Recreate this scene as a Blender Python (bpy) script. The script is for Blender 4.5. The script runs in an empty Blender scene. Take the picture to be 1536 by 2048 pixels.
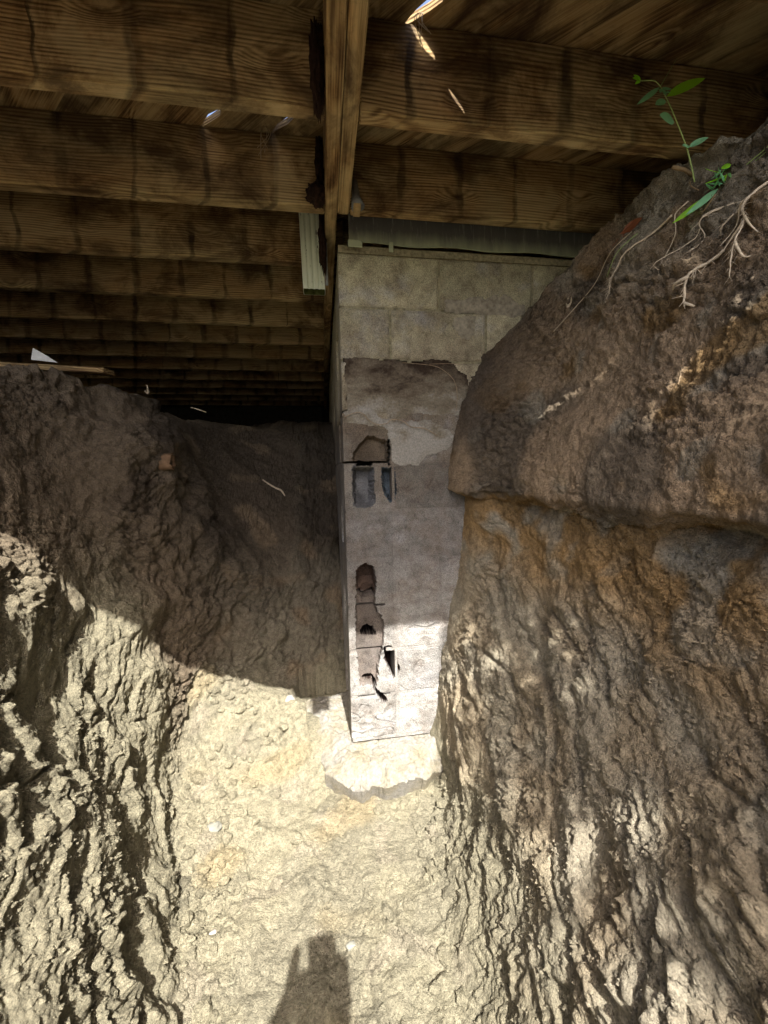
import bpy, bmesh, math, random
import numpy as np
from mathutils import Vector, Matrix
random.seed(7); rng = np.random.default_rng(11)
C = bpy.context.scene.collection
R = math.radians

# ---------------- camera, world, sun, exposure ----------------
cam = bpy.data.cameras.new("camera"); co = bpy.data.objects.new("camera", cam); C.objects.link(co)
p_, psi, ro = R(6.0), R(8.5), R(-1.10)
hd = Vector((math.sin(psi), math.cos(psi), 0)); rt = Vector((math.cos(psi), -math.sin(psi), 0)); u0 = Vector((0, 0, 1))
fw = hd*math.cos(p_) - u0*math.sin(p_); up = hd*math.sin(p_) + u0*math.cos(p_)
rt, up = rt*math.cos(ro) + up*math.sin(ro), up*math.cos(ro) - rt*math.sin(ro)
co.matrix_world = Matrix((( rt.x, up.x, -fw.x, 0), (rt.y, up.y, -fw.y, 0), (rt.z, up.z, -fw.z, 0), (0, 0, 0, 1)))
cam.sensor_fit = 'HORIZONTAL'; cam.sensor_width = 24; cam.lens = 796/1536*24
cam.clip_start = 0.02; cam.clip_end = 2000
bpy.context.scene.camera = co
W = bpy.data.worlds.new("World"); bpy.context.scene.world = W; W.use_nodes = True
sky = W.node_tree.nodes.new('ShaderNodeTexSky'); sky.sky_type = 'NISHITA'; sky.sun_disc = False
SUN = Vector((-.0734, .905, -1.158)).normalized()          # travel direction
sky.sun_elevation = math.asin(-SUN.z); sky.sun_rotation = R(180 - 4.6)
sky.dust_density = 5.0; sky.ozone_density = 0.2; sky.air_density = 0.8
bg = W.node_tree.nodes['Background']; bg.inputs[1].default_value = 0.15
W.node_tree.links.new(sky.outputs[0], bg.inputs[0])
sl = bpy.data.lights.new("sun", 'SUN'); sl.energy = 4.2; sl.angle = R(0.53); sl.color = (1, .96, .89)
so = bpy.data.objects.new("sun", sl); C.objects.link(so); so.rotation_euler = SUN.to_track_quat('-Z', 'Y').to_euler(); so.location = (0, -4, 6)
vs = bpy.context.scene.view_settings; vs.view_transform = 'Standard'; vs.look = 'None'; vs.gamma = 1
vs.use_curve_mapping = False; vs.exposure = 1.74
cy = bpy.context.scene.cycles; cy.max_bounces = 8; cy.diffuse_bounces = 6; cy.use_denoising = True

# ---------------- helpers ----------------
def tag(o, label=None, cat=None, group=None, kind=None):
    if label: o['label'] = label
    if cat: o['category'] = cat
    if group: o['group'] = group
    if kind: o['kind'] = kind
    return o
def link(name, me, mat=None, parent=None):
    o = bpy.data.objects.new(name, me); C.objects.link(o)
    if mat and not me.materials: me.materials.append(mat)
    if parent:
        o.parent = parent
        w = parent
        off = Vector(w.location)
        while w.parent: w = w.parent; off += Vector(w.location)
        o.location = -off          # geometry is given in world coordinates
    return o
def at(o, x, y, z):
    # world position for an object whose mesh is local
    o.location = Vector(o.location) + Vector((x, y, z)); return o
def empty(name, loc=(0, 0, 0)):
    o = bpy.data.objects.new(name, None); C.objects.link(o); o.location = loc; o.empty_display_size = .05; return o
def mesh(name, v, f, mat=None, parent=None, smooth=False):
    me = bpy.data.meshes.new(name)
    me.from_pydata([tuple(map(float, q)) for q in v], [], f); me.update()
    if smooth: me.polygons.foreach_set('use_smooth', [True]*len(me.polygons))
    return link(name, me, mat, parent)
def boxme(name, sx, sy, sz, bev=.003, seg=1, cut=0):
    """box from (0,0,0) to (sx,sy,sz)"""
    bm = bmesh.new(); bmesh.ops.create_cube(bm, size=1)
    for v in bm.verts: v.co = Vector(((v.co.x+.5)*sx, (v.co.y+.5)*sy, (v.co.z+.5)*sz))
    if bev: bmesh.ops.bevel(bm, geom=bm.edges[:], offset=bev, segments=seg, affect='EDGES')
    me = bpy.data.meshes.new(name); bm.to_mesh(me); bm.free(); return me
def tubes(paths, n=6):
    """paths: list of (points, radii) -> verts, faces"""
    V = []; Fc = []
    for pts, rad in paths:
        pts = [Vector(q) for q in pts]; b = len(V); m = len(pts)
        for i, q in enumerate(pts):
            t = (pts[min(i+1, m-1)] - pts[max(i-1, 0)]).normalized()
            a = t.orthogonal().normalized() if i == 0 else (a - t*a.dot(t)).normalized()
            c = t.cross(a); r = rad[i] if hasattr(rad, '__len__') else rad
            for k in range(n):
                w = 2*math.pi*k/n; V.append(q + (a*math.cos(w) + c*math.sin(w))*r)
        for i in range(m-1):
            for k in range(n):
                k2 = (k+1) % n; Fc.append((b+i*n+k, b+i*n+k2, b+(i+1)*n+k2, b+(i+1)*n+k))
        Fc.append(tuple(b+k for k in range(n))[::-1]); Fc.append(tuple(b+(m-1)*n+k for k in range(n)))
    return V, Fc

# numpy noise
_perm = rng.permutation(512).astype(np.int32) % 512
_g = rng.normal(size=(512, 3)).astype(np.float32); _g /= np.linalg.norm(_g, axis=1)[:, None]
_r = rng.random((512, 3)).astype(np.float32)
def _h(ix, iy, iz): return _perm[(_perm[(_perm[ix & 511] + iy) & 511] + iz) & 511]
def gnoise(P):
    P = P.astype(np.float32); i = np.floor(P).astype(np.int32); f = P - i
    u = f*f*f*(f*(f*6-15)+10); out = 0
    for dx in (0, 1):
        wx = u[:, 0] if dx else 1-u[:, 0]
        for dy in (0, 1):
            wy = u[:, 1] if dy else 1-u[:, 1]
            for dz in (0, 1):
                wz = u[:, 2] if dz else 1-u[:, 2]
                g = _g[_h(i[:, 0]+dx, i[:, 1]+dy, i[:, 2]+dz)]
                out = out + wx*wy*wz*((f[:, 0]-dx)*g[:, 0] + (f[:, 1]-dy)*g[:, 1] + (f[:, 2]-dz)*g[:, 2])
    return out*1.6
def fbm(P, oct=4, gain=.5):
    o = 0; a = 1
    for k in range(oct):
        o = o + a*gnoise(P*(2**k) + 17.3*k); a *= gain
    return o
def ridged(P, oct=3, gain=.5):
    o = 0; a = 1
    for k in range(oct):
        o = o + a*(1-2*np.abs(gnoise(P*(2.1**k) + 9.1*k))); a *= gain
    return o
def worley(P):
    P = P.astype(np.float32); i = np.floor(P).astype(np.int32); f = P - i
    d1 = np.full(len(P), 9., np.float32); d2 = d1.copy(); cid = np.zeros(len(P), np.int32)
    for dx in (-1, 0, 1):
        for dy in (-1, 0, 1):
            for dz in (-1, 0, 1):
                hh = _h(i[:, 0]+dx, i[:, 1]+dy, i[:, 2]+dz); j = _r[hh]
                d = (j[:, 0]+dx-f[:, 0])**2 + (j[:, 1]+dy-f[:, 1])**2 + (j[:, 2]+dz-f[:, 2])**2
                m = d < d1
                d2 = np.where(m, d1, np.minimum(d2, d)); cid = np.where(m, hh, cid); d1 = np.where(m, d, d1)
    return np.sqrt(d1), np.sqrt(d2), cid
def ss(a, b, x):
    t = np.clip((x-a)/(b-a), 0, 1); return t*t*(3-2*t)

# ---------------- materials ----------------
class M:
    def __init__(s, name, rough=.9, spec=.3):
        s.m = bpy.data.materials.new(name); s.m.use_nodes = True; s.t = s.m.node_tree
        s.b = s.t.nodes['Principled BSDF']; s.b.inputs['Roughness'].default_value = rough
        s.b.inputs['Specular IOR Level'].default_value = spec
    def n(s, ty, out=0, **kw):
        nd = s.t.nodes.new('ShaderNode'+ty)
        for k, v in kw.items():
            if k.startswith('i_'):
                key = k[2:]; key = int(key) if key.isdigit() else key.replace('_', ' ')
                if isinstance(v, bpy.types.NodeSocket): s.t.links.new(v, nd.inputs[key])
                else: nd.inputs[key].default_value = v
            else: setattr(nd, k, v)
        return nd.outputs[out]
    def math(s, op, a, b=0., c=None, clamp=False):
        kw = dict(operation=op, use_clamp=clamp, i_0=a, i_1=b)
        if c is not None: kw['i_2'] = c
        return s.n('Math', **kw)
    def vmul(s, v, sc): return s.n('VectorMath', operation='MULTIPLY', i_0=v, i_1=sc)
    def vadd(s, v, w): return s.n('VectorMath', operation='ADD', i_0=v, i_1=w)
    def noise(s, vec, scale, detail=4., rough=.55, dist=0.): return s.n('TexNoise', i_Vector=vec, i_Scale=scale, i_Detail=detail, i_Roughness=rough, i_Distortion=dist)
    def ramp(s, fac, stops):
        nd = s.t.nodes.new('ShaderNodeValToRGB'); s.t.links.new(fac, nd.inputs[0]); e = nd.color_ramp.elements
        while len(e) < len(stops): e.new(.5)
        for i, (pp, c) in enumerate(stops):
            e[i].position = pp; e[i].color = (*c, 1) if hasattr(c, '__len__') else (c, c, c, 1)
        return nd.outputs[0]
    def mix(s, f, a, b, mode='MIX'):
        nd = s.t.nodes.new('ShaderNodeMix'); nd.data_type = 'RGBA'; nd.blend_type = mode
        for sock, v in ((nd.inputs[0], f), (nd.inputs[6], a), (nd.inputs[7], b)):
            if isinstance(v, bpy.types.NodeSocket): s.t.links.new(v, sock)
            else: sock.default_value = (*v, 1) if (hasattr(v, '__len__') and len(v) == 3) else v
        return nd.outputs[2]
    def col(s, v):
        if isinstance(v, bpy.types.NodeSocket): s.t.links.new(v, s.b.inputs['Base Color'])
        else: s.b.inputs['Base Color'].default_value = (*v, 1)
    def bump(s, h, strength=.5, dist=.003, prev=None):
        kw = dict(i_Height=h, i_Strength=strength, i_Distance=dist)
        if prev is not None: kw['i_Normal'] = prev
        o = s.n('Bump', **kw); s.t.links.new(o, s.b.inputs['Normal']); return o
    @property
    def pos(s): return s.n('NewGeometry')
    @property
    def obj(s): return s.n('TexCoord', out=3)
    @property
    def rnd(s): return s.n('ObjectInfo', out=5)

def soil_mat():
    m = M('soil', .97, .15); at = m.n('Attribute', attribute_name='tint', attribute_type='GEOMETRY')
    p = m.pos
    f = m.ramp(m.noise(p, 160, 5, .7), [(.3, .62), (.5, 1.), (.72, 1.28)])
    g = m.ramp(m.noise(p, 42, 4, .65), [(.32, .78), (.6, 1.12)])
    c = m.mix(1., at, f, 'MULTIPLY'); c = m.mix(1., c, g, 'MULTIPLY'); m.col(c)
    b = m.bump(m.noise(p, 120, 6, .85), 1., .012)
    v = m.n('TexVoronoi', i_Vector=p, i_Scale=210.); m.bump(v, .8, .004, b)
    return m.m
def wood_mat(name, dark=0., stain_shade=True, end=False):
    m = M(name, .82, .25); o = m.obj
    r = m.rnd; off = m.n('CombineXYZ', i_X=m.math('MULTIPLY', r, 37.), i_Y=m.math('MULTIPLY', r, 91.), i_Z=m.math('MULTIPLY', r, 53.))
    q = m.vadd(o, off)
    zc = m.n('SeparateXYZ', out=2, i_0=q)
    warp = m.noise(m.vmul(q, (2.0, 7., 7.)), 1.0, 2., .45)
    kn = m.n('TexVoronoi', i_Vector=m.vmul(q, (3.1, 8., 8.)), i_Scale=1.); knf = m.ramp(kn, [(.03, 1.), (.30, 0.)]); knc = m.ramp(kn, [(.05, 1.), (.12, 0.)])
    ringsrc = m.math('ADD', m.math('ADD', zc, m.math('MULTIPLY', warp, .055)), m.math('MULTIPLY', knf, .035))
    ring = m.math('SINE', m.math('MULTIPLY', ringsrc, 620.))
    ringm = m.noise(m.vmul(q, (1.2, 14., 14.)), 1., 3., .6)
    fine = m.noise(m.vmul(q, (5., 210., 210.)), 1., 5., .65)
    grain = m.math('ADD', m.math('MULTIPLY', m.math('MULTIPLY', ring, ringm), .30), fine)
    base = m.ramp(grain, [(.27, (.13, .063, .024)), (.48, (.46, .285, .115)), (.72, (.70, .49, .23))])
    bl = m.noise(m.vmul(q, (2.6, 5., 5.)), 1., 6., .62, .4)
    base = m.mix(m.ramp(bl, [(.40, .0), (.66, .9)]), base, m.ramp(grain, [(.25, (.24, .18, .085)), (.68, (.66, .54, .29))]))
    bl2 = m.noise(m.vmul(m.vadd(q, (5, 3, 1)), (4., 6., 6.)), 1., 7., .68, .5)
    base = m.mix(m.ramp(bl2, [(.47, 0.), (.66, .85)]), base, (.055, .026, .012))
    base = m.mix(knc, base, (.06, .025, .010))
    base = m.mix(m.ramp(m.noise(m.vadd(q, (9, 9, 1)), 60., 6, .7), [(.55, 0.), (.75, .35)]), base, (.02, .015, .01))
    if stain_shade:   # drip marks below each gap of the diagonal boards
        w = m.pos; sx = m.n('SeparateXYZ', i_0=w); sy = m.n('SeparateXYZ', out=1, i_0=w)
        wob = m.math('MULTIPLY', m.math('SUBTRACT', m.noise(m.vmul(w, (8., 8., 5.)), 1., 6., .65), .5), .075)
        c = m.math('ADD', m.math('ADD', sx, sy), wob)
        fr = m.math('FRACT', m.math('DIVIDE', m.math('SUBTRACT', c, 1.46-.2335/2-.2335*8), .2335))
        dd = m.math('ABSOLUTE', m.math('SUBTRACT', fr, .5))
        ph = m.noise(m.vadd(m.vmul(w, (4.3, 4.3, 1.5)), m.vmul(off, (.3, .3, .3))), 1., 3.)
        wd = m.math('ADD', .01, m.math('MULTIPLY', m.ramp(ph, [(.3, 0.), (.7, 1.)]), .16))
        band = m.math('SUBTRACT', 1., m.math('DIVIDE', dd, wd), clamp=True)
        band = m.math('MULTIPLY', m.ramp(band, [(0., 0.), (.6, 1.)]), m.ramp(m.noise(m.vmul(m.vadd(w, (3, 3, 3)), (5., 5., 7.)), 1., 4., .6), [(.35, .12), (.65, .85)]))
        cell = m.math('FLOOR', m.math('DIVIDE', m.math('SUBTRACT', c, 1.46-.2335*8), .2335))
        wn = m.n('TexWhiteNoise', i_Vector=m.n('CombineXYZ', i_X=cell, i_Y=m.math('MULTIPLY', r, 77.)), noise_dimensions='3D')
        zl = m.n('SeparateXYZ', out=2, i_0=o)
        edge_ = m.math('ADD', m.math('MULTIPLY', zl, -3.2), m.math('MULTIPLY', m.noise(m.vmul(q, (7., 9., 9.)), 1., 5., .6), 1.3))
        light = m.math('MULTIPLY', m.math('MULTIPLY', m.ramp(wn, [(.25, .1), (.8, .9)]), m.ramp(bl2, [(.42, 1.), (.56, .12)])), m.ramp(edge_, [(.0, .25), (.32, 1.)]))
        base = m.mix(light, base, m.ramp(grain, [(.25, (.32, .24, .11)), (.62, (.74, .60, .33))]))
        base = m.mix(m.ramp(m.math('SUBTRACT', m.math('MULTIPLY', wn, -1.), m.math('MULTIPLY', edge_, .8)), [(.0, .55), (.01, .55)]) if False else m.math('MULTIPLY', m.ramp(wn, [(.0, .9), (.6, .35)]), m.ramp(edge_, [(-.1, .95), (.25, .1)])), base, (.05, .027, .013))
        base = m.mix(band, base, (.022, .014, .010))
        # damp upper part
    if dark: base = m.mix(dark, base, (.02, .012, .008))
    m.col(base)
    h = m.math('ADD', m.math('MULTIPLY', ring, .35), fine); m.bump(h, .5, .0022)
    return m.m
def block_mat(name='concrete_block'):
    m = M(name, .93, .2); p = m.pos; at_ = m.n('Attribute', attribute_name='stain_shade', attribute_type='GEOMETRY'); af = m.n('Attribute', out=3, attribute_name='stain_shade', attribute_type='GEOMETRY')
    z = m.n('SeparateXYZ', out=2, i_0=p)
    n1 = m.noise(p, 3.2, 6, .62); n2 = m.noise(p, 9., 6, .65); n3 = m.noise(p, 260., 3, .7)
    zz = m.math('ADD', z, m.math('MULTIPLY', m.math('SUBTRACT', n1, .5), .35))
    c = m.ramp(m.math('ADD', m.math('MULTIPLY', zz, .45), .5), [(.0, (.44, .43, .41)), (.18, (.40, .39, .37)), (.33, (.255, .245, .235)), (.46, (.245, .23, .205)), (.60, (.20, .165, .12)), (.66, (.50, .435, .30)), (.78, (.50, .455, .30)), (.88, (.44, .42, .27))])
    c = m.mix(m.ramp(n2, [(.42, 0.), (.68, .55)]), c, (.17, .12, .085))
    c = m.mix(m.ramp(m.noise(m.vadd(p, (3, 1, 7)), 5.5, 5, .6), [(.55, 0.), (.72, .6)]), c, (.42, .42, .43))
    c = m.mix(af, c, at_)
    c = m.mix(1., c, m.ramp(n3, [(.3, .45), (.55, 1.05), (.75, 1.3)]), 'MULTIPLY')
    pit = m.n('TexVoronoi', i_Vector=p, i_Scale=190.)
    c = m.mix(m.ramp(pit, [(.10, .75), (.24, 0.)]), c, (.05, .04, .03))
    tn = m.ramp(m.rnd, [(0., .80), (1., 1.16)]); c = m.mix(1., c, tn, 'MULTIPLY')
    mo = m.noise(m.vadd(p, (1, 9, 4)), 17., 6, .7); c = m.mix(1., c, m.ramp(mo, [(.32, .62), (.5, 1.), (.7, 1.25)]), 'MULTIPLY')
    m.col(c); b = m.bump(n3, .9, .004); m.bump(pit, .7, .003, b)
    return m.m
def plain(name, c, rough=.8, ns=30., amt=.35, bump=.2, spec=.3):
    m = M(name, rough, spec); p = m.pos
    n = m.noise(p, ns, 5, .6); m.col(m.mix(1., c, m.ramp(n, [(.3, 1-amt), (.7, 1+amt)]), 'MULTIPLY'))
    if bump: m.bump(m.noise(p, ns*4, 4, .6), bump, .002)
    return m.m
SOIL = soil_mat(); WOODJ = wood_mat('joist_timber'); WOODB = wood_mat('beam_timber', 0., False); WOODD = wood_mat('deck_board_timber', .35, False)
BLOCK = block_mat(); MORT = plain('mortar', (.27, .24, .18), .95, 60, .4, .5)
fm_ = M('footing_concrete', .95, .2); p = fm_.pos
c = fm_.mix(fm_.ramp(fm_.noise(p, 7., 7, .7), [(.42, 0.), (.60, 1.)]), (.36, .345, .31), (.33, .295, .215))
fm_.col(fm_.mix(1., c, fm_.ramp(fm_.noise(p, 70, 6, .75), [(.3, .6), (.7, 1.2)]), 'MULTIPLY')); fm_.bump(fm_.noise(p, 90, 7, .8), 1., .010); FOOT = fm_.m

# ---------------- soil: one lofted trench surface, split in three ----------------
# each station: Y, then (X, Z) for LFF LT LC LA LB LD LE TL F1 F2 TR RA RAB RB RC RD RE RT RFF
ST = [
 (-2.6, [(-6,.66),(-1.6,.66),(-1.0,.64),(-.9,.62),(-.8,.6),(-.7,.6),(-.55,.6),(-.4,.6),(-.2,.6),(.1,.6),(.3,.6),(.5,.6),(.7,.62),(.8,.63),(.85,.64),(.9,.65),(1.1,.66),(1.7,.66),(6,.66)]),
 (-1.8, [(-6,.64),(-1.6,.42),(-1.0,.36),(-.9,.1),(-.8,-.2),(-.66,-.6),(-.5,-.95),(-.36,-1.28),(-.15,-1.31),(.1,-1.31),(.28,-1.3),(.5,-.9),(.68,-.5),(.84,-.16),(.86,-.08),(.98,.4),(1.12,.84),(1.7,.9),(6,.66)]),
 (-.6, [(-6,.6),(-1.6,.42),(-1.0,.36),(-.9,.1),(-.8,-.2),(-.62,-.65),(-.46,-1.0),(-.34,-1.3),(-.15,-1.31),(.1,-1.31),(.27,-1.3),(.5,-.9),(.68,-.5),(.82,-.16),(.84,-.08),(.98,.4),(1.12,.84),(1.7,.9),(6,.66)]),
 (.3, [(-6,.5),(-1.6,.40),(-.98,.36),(-.88,.1),(-.76,-.25),(-.59,-.7),(-.44,-1.04),(-.32,-1.3),(-.14,-1.315),(.08,-1.315),(.27,-1.3),(.50,-.88),(.68,-.5),(.83,-.16),(.84,-.08),(.98,.4),(1.11,.82),(1.7,.9),(6,.66)]),
 (.6, [(-6,.5),(-1.6,.38),(-.95,.35),(-.86,.1),(-.75,-.25),(-.59,-.7),(-.45,-1.05),(-.33,-1.3),(-.14,-1.315),(.08,-1.315),(.28,-1.3),(.52,-.88),(.72,-.5),(.89,-.15),(.815,-.105),(.98,.4),(1.11,.83),(1.7,.9),(6,.66)]),
 (.9, [(-6,.5),(-1.6,.38),(-1.0,.35),(-.88,.08),(-.80,-.2),(-.66,-.65),(-.5,-1.0),(-.385,-1.3),(-.15,-1.315),(.08,-1.315),(.31,-1.3),(.54,-.9),(.76,-.5),(.91,-.15),(.825,-.105),(.97,.4),(1.11,.85),(1.7,.9),(6,.66)]),
 (1.2, [(-6,.5),(-1.6,.38),(-1.04,.35),(-.95,.09),(-.86,-.21),(-.76,-.61),(-.62,-.97),(-.50,-1.28),(-.2,-1.315),(.1,-1.315),(.37,-1.3),(.56,-.9),(.73,-.5),(.84,-.15),(.755,-.10),(.92,.4),(1.07,.89),(1.7,.92),(6,.66)]),
 (1.42, [(-6,.5),(-1.6,.38),(-1.06,.36),(-.97,.1),(-.87,-.2),(-.77,-.56),(-.67,-.89),(-.58,-1.22),(-.25,-1.31),(.1,-1.32),(.42,-1.3),(.54,-.86),(.66,-.45),(.75,-.14),(.66,-.09),(.88,.42),(1.015,.85),(1.6,.92),(6,.66)]),
 (1.6, [(-6,.5),(-1.6,.38),(-1.06,.37),(-.96,.1),(-.85,-.2),(-.72,-.55),(-.65,-.83),(-.61,-1.14),(-.28,-1.25),(.1,-1.32),(.42,-1.27),(.50,-.8),(.585,-.4),(.62,-.12),(.53,-.09),(.60,.28),(.72,.50),(1.11,.84),(6,.66)]),
 (1.8, [(-6,.5),(-1.6,.38),(-.94,.36),(-.78,.12),(-.70,-.24),(-.66,-.54),(-.63,-.74),(-.60,-.9),(-.36,-1.02),(.05,-1.19),(.4,-1.2),(.5,-.8),(.56,-.4),(.59,-.12),(.54,-.06),(.59,.2),(.66,.5),(1.2,.8),(6,.66)]),
 (2.05, [(-6,.5),(-1.6,.38),(-.80,.36),(-.71,.2),(-.68,.02),(-.60,-.3),(-.52,-.6),(-.40,-.95),(-.2,-1.1),(.07,-1.2),(.4,-1.2),(.5,-.8),(.56,-.4),(.59,-.12),(.54,-.06),(.59,.2),(.66,.5),(1.2,.8),(6,.66)]),
 (2.3, [(-6,.5),(-1.6,.38),(-.84,.34),(-.72,.16),(-.62,-.08),(-.5,-.32),(-.36,-.52),(-.2,-.7),(-.05,-.82),(.1,-.9),(.4,-.9),(.5,-.6),(.56,-.3),(.59,-.12),(.54,-.06),(.59,.2),(.66,.5),(1.2,.8),(6,.66)]),
 (2.65, [(-6,.5),(-1.6,.38),(-.9,.34),(-.74,.24),(-.6,.12),(-.45,.0),(-.3,-.1),(-.15,-.16),(0,-.2),(.1,-.22),(.4,-.2),(.5,-.1),(.56,.0),(.59,.05),(.6,.1),(.64,.2),(.7,.5),(1.2,.8),(6,.66)]),
 (3.05, [(-6,.5),(-1.6,.38),(-.9,.36),(-.74,.34),(-.6,.32),(-.45,.30),(-.3,.28),(-.15,.27),(0,.26),(.1,.26),(.4,.26),(.5,.28),(.56,.3),(.59,.32),(.6,.34),(.64,.4),(.7,.5),(1.2,.8),(6,.66)]),
 (4.5, [(-6,.5),(-1.6,.40),(-.9,.40),(-.74,.40),(-.6,.40),(-.45,.40),(-.3,.40),(-.15,.40),(0,.40),(.1,.40),(.4,.40),(.5,.40),(.56,.40),(.59,.40),(.6,.42),(.64,.45),(.7,.5),(1.2,.8),(6,.66)]),
 (9.5, [(-6,.66),(-1.6,.66),(-.9,.66),(-.74,.66),(-.6,.66),(-.45,.66),(-.3,.66),(-.15,.66),(0,.66),(.1,.66),(.4,.66),(.5,.66),(.56,.66),(.59,.66),(.6,.66),(.64,.66),(.7,.66),(1.2,.66),(6,.66)]),
]
CP = np.array([[(x, y, z) for x, z in row] for y, row in ST])         # stations x cols x 3
def crom(P, T, t):
    """non-uniform Hermite (Catmull-Rom tangents) along axis 0, knots T"""
    d = (P[1:]-P[:-1])/(T[1:]-T[:-1])[:, None, None]
    tn = np.zeros_like(P); tn[1:-1] = (d[1:]+d[:-1])/2; tn[0] = d[0]; tn[-1] = d[-1]
    k = np.clip(np.searchsorted(T, t, side='right')-1, 0, len(T)-2); h = (T[k+1]-T[k]); s = ((t-T[k])/h)
    s = s[:, None, None]; h = h[:, None, None]
    return (2*s**3-3*s**2+1)*P[k] + (s**3-2*s**2+s)*h*tn[k] + (-2*s**3+3*s**2)*P[k+1] + (s**3-s**2)*h*tn[k+1]
def seg(a, b, st): return np.linspace(a, b, max(2, int(round((b-a)/st))+1))[:-1]
YT = np.array([s[0] for s in ST], float)
ys = np.concatenate([seg(-2.6, -.6, .08), seg(-.6, .3, .03), seg(.3, .55, .009), seg(.55, 1.65, .0042), seg(1.65, 2.15, .0055), seg(2.15, 3.1, .0062), seg(3.1, 9.5, .12), [9.5]])
V1 = crom(CP, YT, ys)                                                # rows x 19 x 3
res = [30, 30, 62, 66, 90, 86, 78, 48, 52, 44, 92, 86, 74, 24, 96, 96, 50, 26]   # samples per column interval
knot = np.arange(19.); us = []
for k, n in enumerate(res):
    s = np.linspace(k, k+1, n+1)[:-1]
    if k in (0,): s = k + 1-(1-np.linspace(0, 1, n+1)[:-1])**2.4
    if k in (17,): s = k + np.linspace(0, 1, n+1)[:-1]**2.4
    if k == 1: s = k + 1-(1-np.linspace(0, 1, n+1)[:-1])**1.3
    us.append(s)
us = np.concatenate(us+[[18.]])
lin = V1[:, np.clip(us.astype(int), 0, 17)]*(1-(us-np.clip(us.astype(int), 0, 17)))[None, :, None] + V1[:, np.clip(us.astype(int), 0, 17)+1]*(us-np.clip(us.astype(int), 0, 17))[None, :, None]
cr = np.swapaxes(crom(np.swapaxes(V1, 0, 1), knot, us), 0, 1)
wl = np.clip(ss(14.6, 15.2, us)+ss(3.4, 2.8, us)+ss(11.9, 12.2, us)*ss(14.2, 13.9, us), .45, 1)[None, :, None]; G = lin*wl + cr*(1-wl)
# base normal
du = np.gradient(G, axis=1); dv = np.gradient(G, axis=0)
NN = np.cross(du, dv); NN /= np.linalg.norm(NN, axis=2)[:, :, None]
NR, NC = G.shape[:2]; print('GRID', NR, NC); P = G.reshape(-1, 3); N = NN.reshape(-1, 3)
U = np.tile(us, NR); yy = P[:, 1]; xx = P[:, 0]; zz = P[:, 2]
left = ss(7.2, 6.6, U); right = ss(9.8, 10.4, U); floor = 1-left-right
under = ss(1.75, 2.1, yy)*(1-right)
flat = ss(2.2, 1.6, U) + ss(16., 16.8, U)
# anisotropic streak coordinates (scrape marks of the digging bucket)
aL = np.array([.05, -.45, -.89]); aL /= np.linalg.norm(aL)
aR = np.array([-.05, -.80, -.60]); aR /= np.linalg.norm(aR)
def aniso(P, a, along, across):
    t = P@a; return (P - t[:, None]*a)*across + t[:, None]*a*along
warp = np.stack([gnoise(P*6+5), gnoise(P*6+25), gnoise(P*6+45)], 1)
big = fbm(P*3.1, 3)
med = fbm(P*9.+3, 3)
sL = ridged(aniso(P+warp*.03, aL, 5., 22.), 3, .6)*.5 + .9*fbm(aniso(P+warp*.02, aL, 6., 24.)+7, 4, .65)
sR = ridged(aniso(P+warp*.03, aR, 2.6, 10.), 3, .55)*.12 + .9*fbm(aniso(P+warp*.03, aR, 3.2, 9.)+7, 4, .6)
w1, w2, c1 = worley(P*24 + warp*1.2)
w3, w4, c2 = worley(P*62 + warp*2.5)
crumb = fbm(P*75., 2, .7)
patch = ss(-.25, .3, gnoise(P*4.2+31))                    # where soil broke off in clods
fl2 = ss(.05, .4, gnoise(P*2.3+77))
clod = (np.minimum(w2-w1, .5)*.9 - .2)*.010 + (_r[c1, 0]-.5)*.012*ss(.02, .12, w2-w1)
clod2 = (np.minimum(w4-w3, .45) - .2)*.006 + (_r[c2, 1]-.5)*.004*ss(.02, .15, w4-w3)
rough = clod*(.45+1.0*patch) + clod2*(.8+.9*patch) + crumb*.0042
near = ss(2.6, 2.0, yy)
d = big*.030*(left+right) + big*.012*floor + med*.010
topz = ss(-.14, -.06, zz)                                  # smoother bucket-cut face above the step on the right
scr = (left*sL*.0065*ss(.5, -.2, zz) + right*sR*(.013*(1-topz) + .005*topz))*ss(1.95, 1.7, yy)
d = d + scr
def saw(t): f = t-np.floor(t); return np.where(f < .88, f/.88, (1-f)/.12)-.5
crR = np.cross(aR, np.array([-.93, 0, .36])); crL = np.cross(aL, np.array([.9, 0, .4]))
tR = (P@crR)/.17 + .9*gnoise(P*3.+40) + .25*gnoise(P*10+4); tL = (P@crL)/.13 + .9*gnoise(P*4.+40) + .3*gnoise(P*13+4)
mR = ss(-.25, .35, gnoise(P*2.2+66)+.1); mL = ss(-.3, .3, gnoise(P*3.2+166)+.1)
d = d - right*(1-.8*topz)*saw(tR)*.022*mR*ss(1.7, 1.5, yy) - left*saw(-tL)*.019*mL*ss(.1, -.15, zz)*ss(1.62, 1.45, yy)
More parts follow.
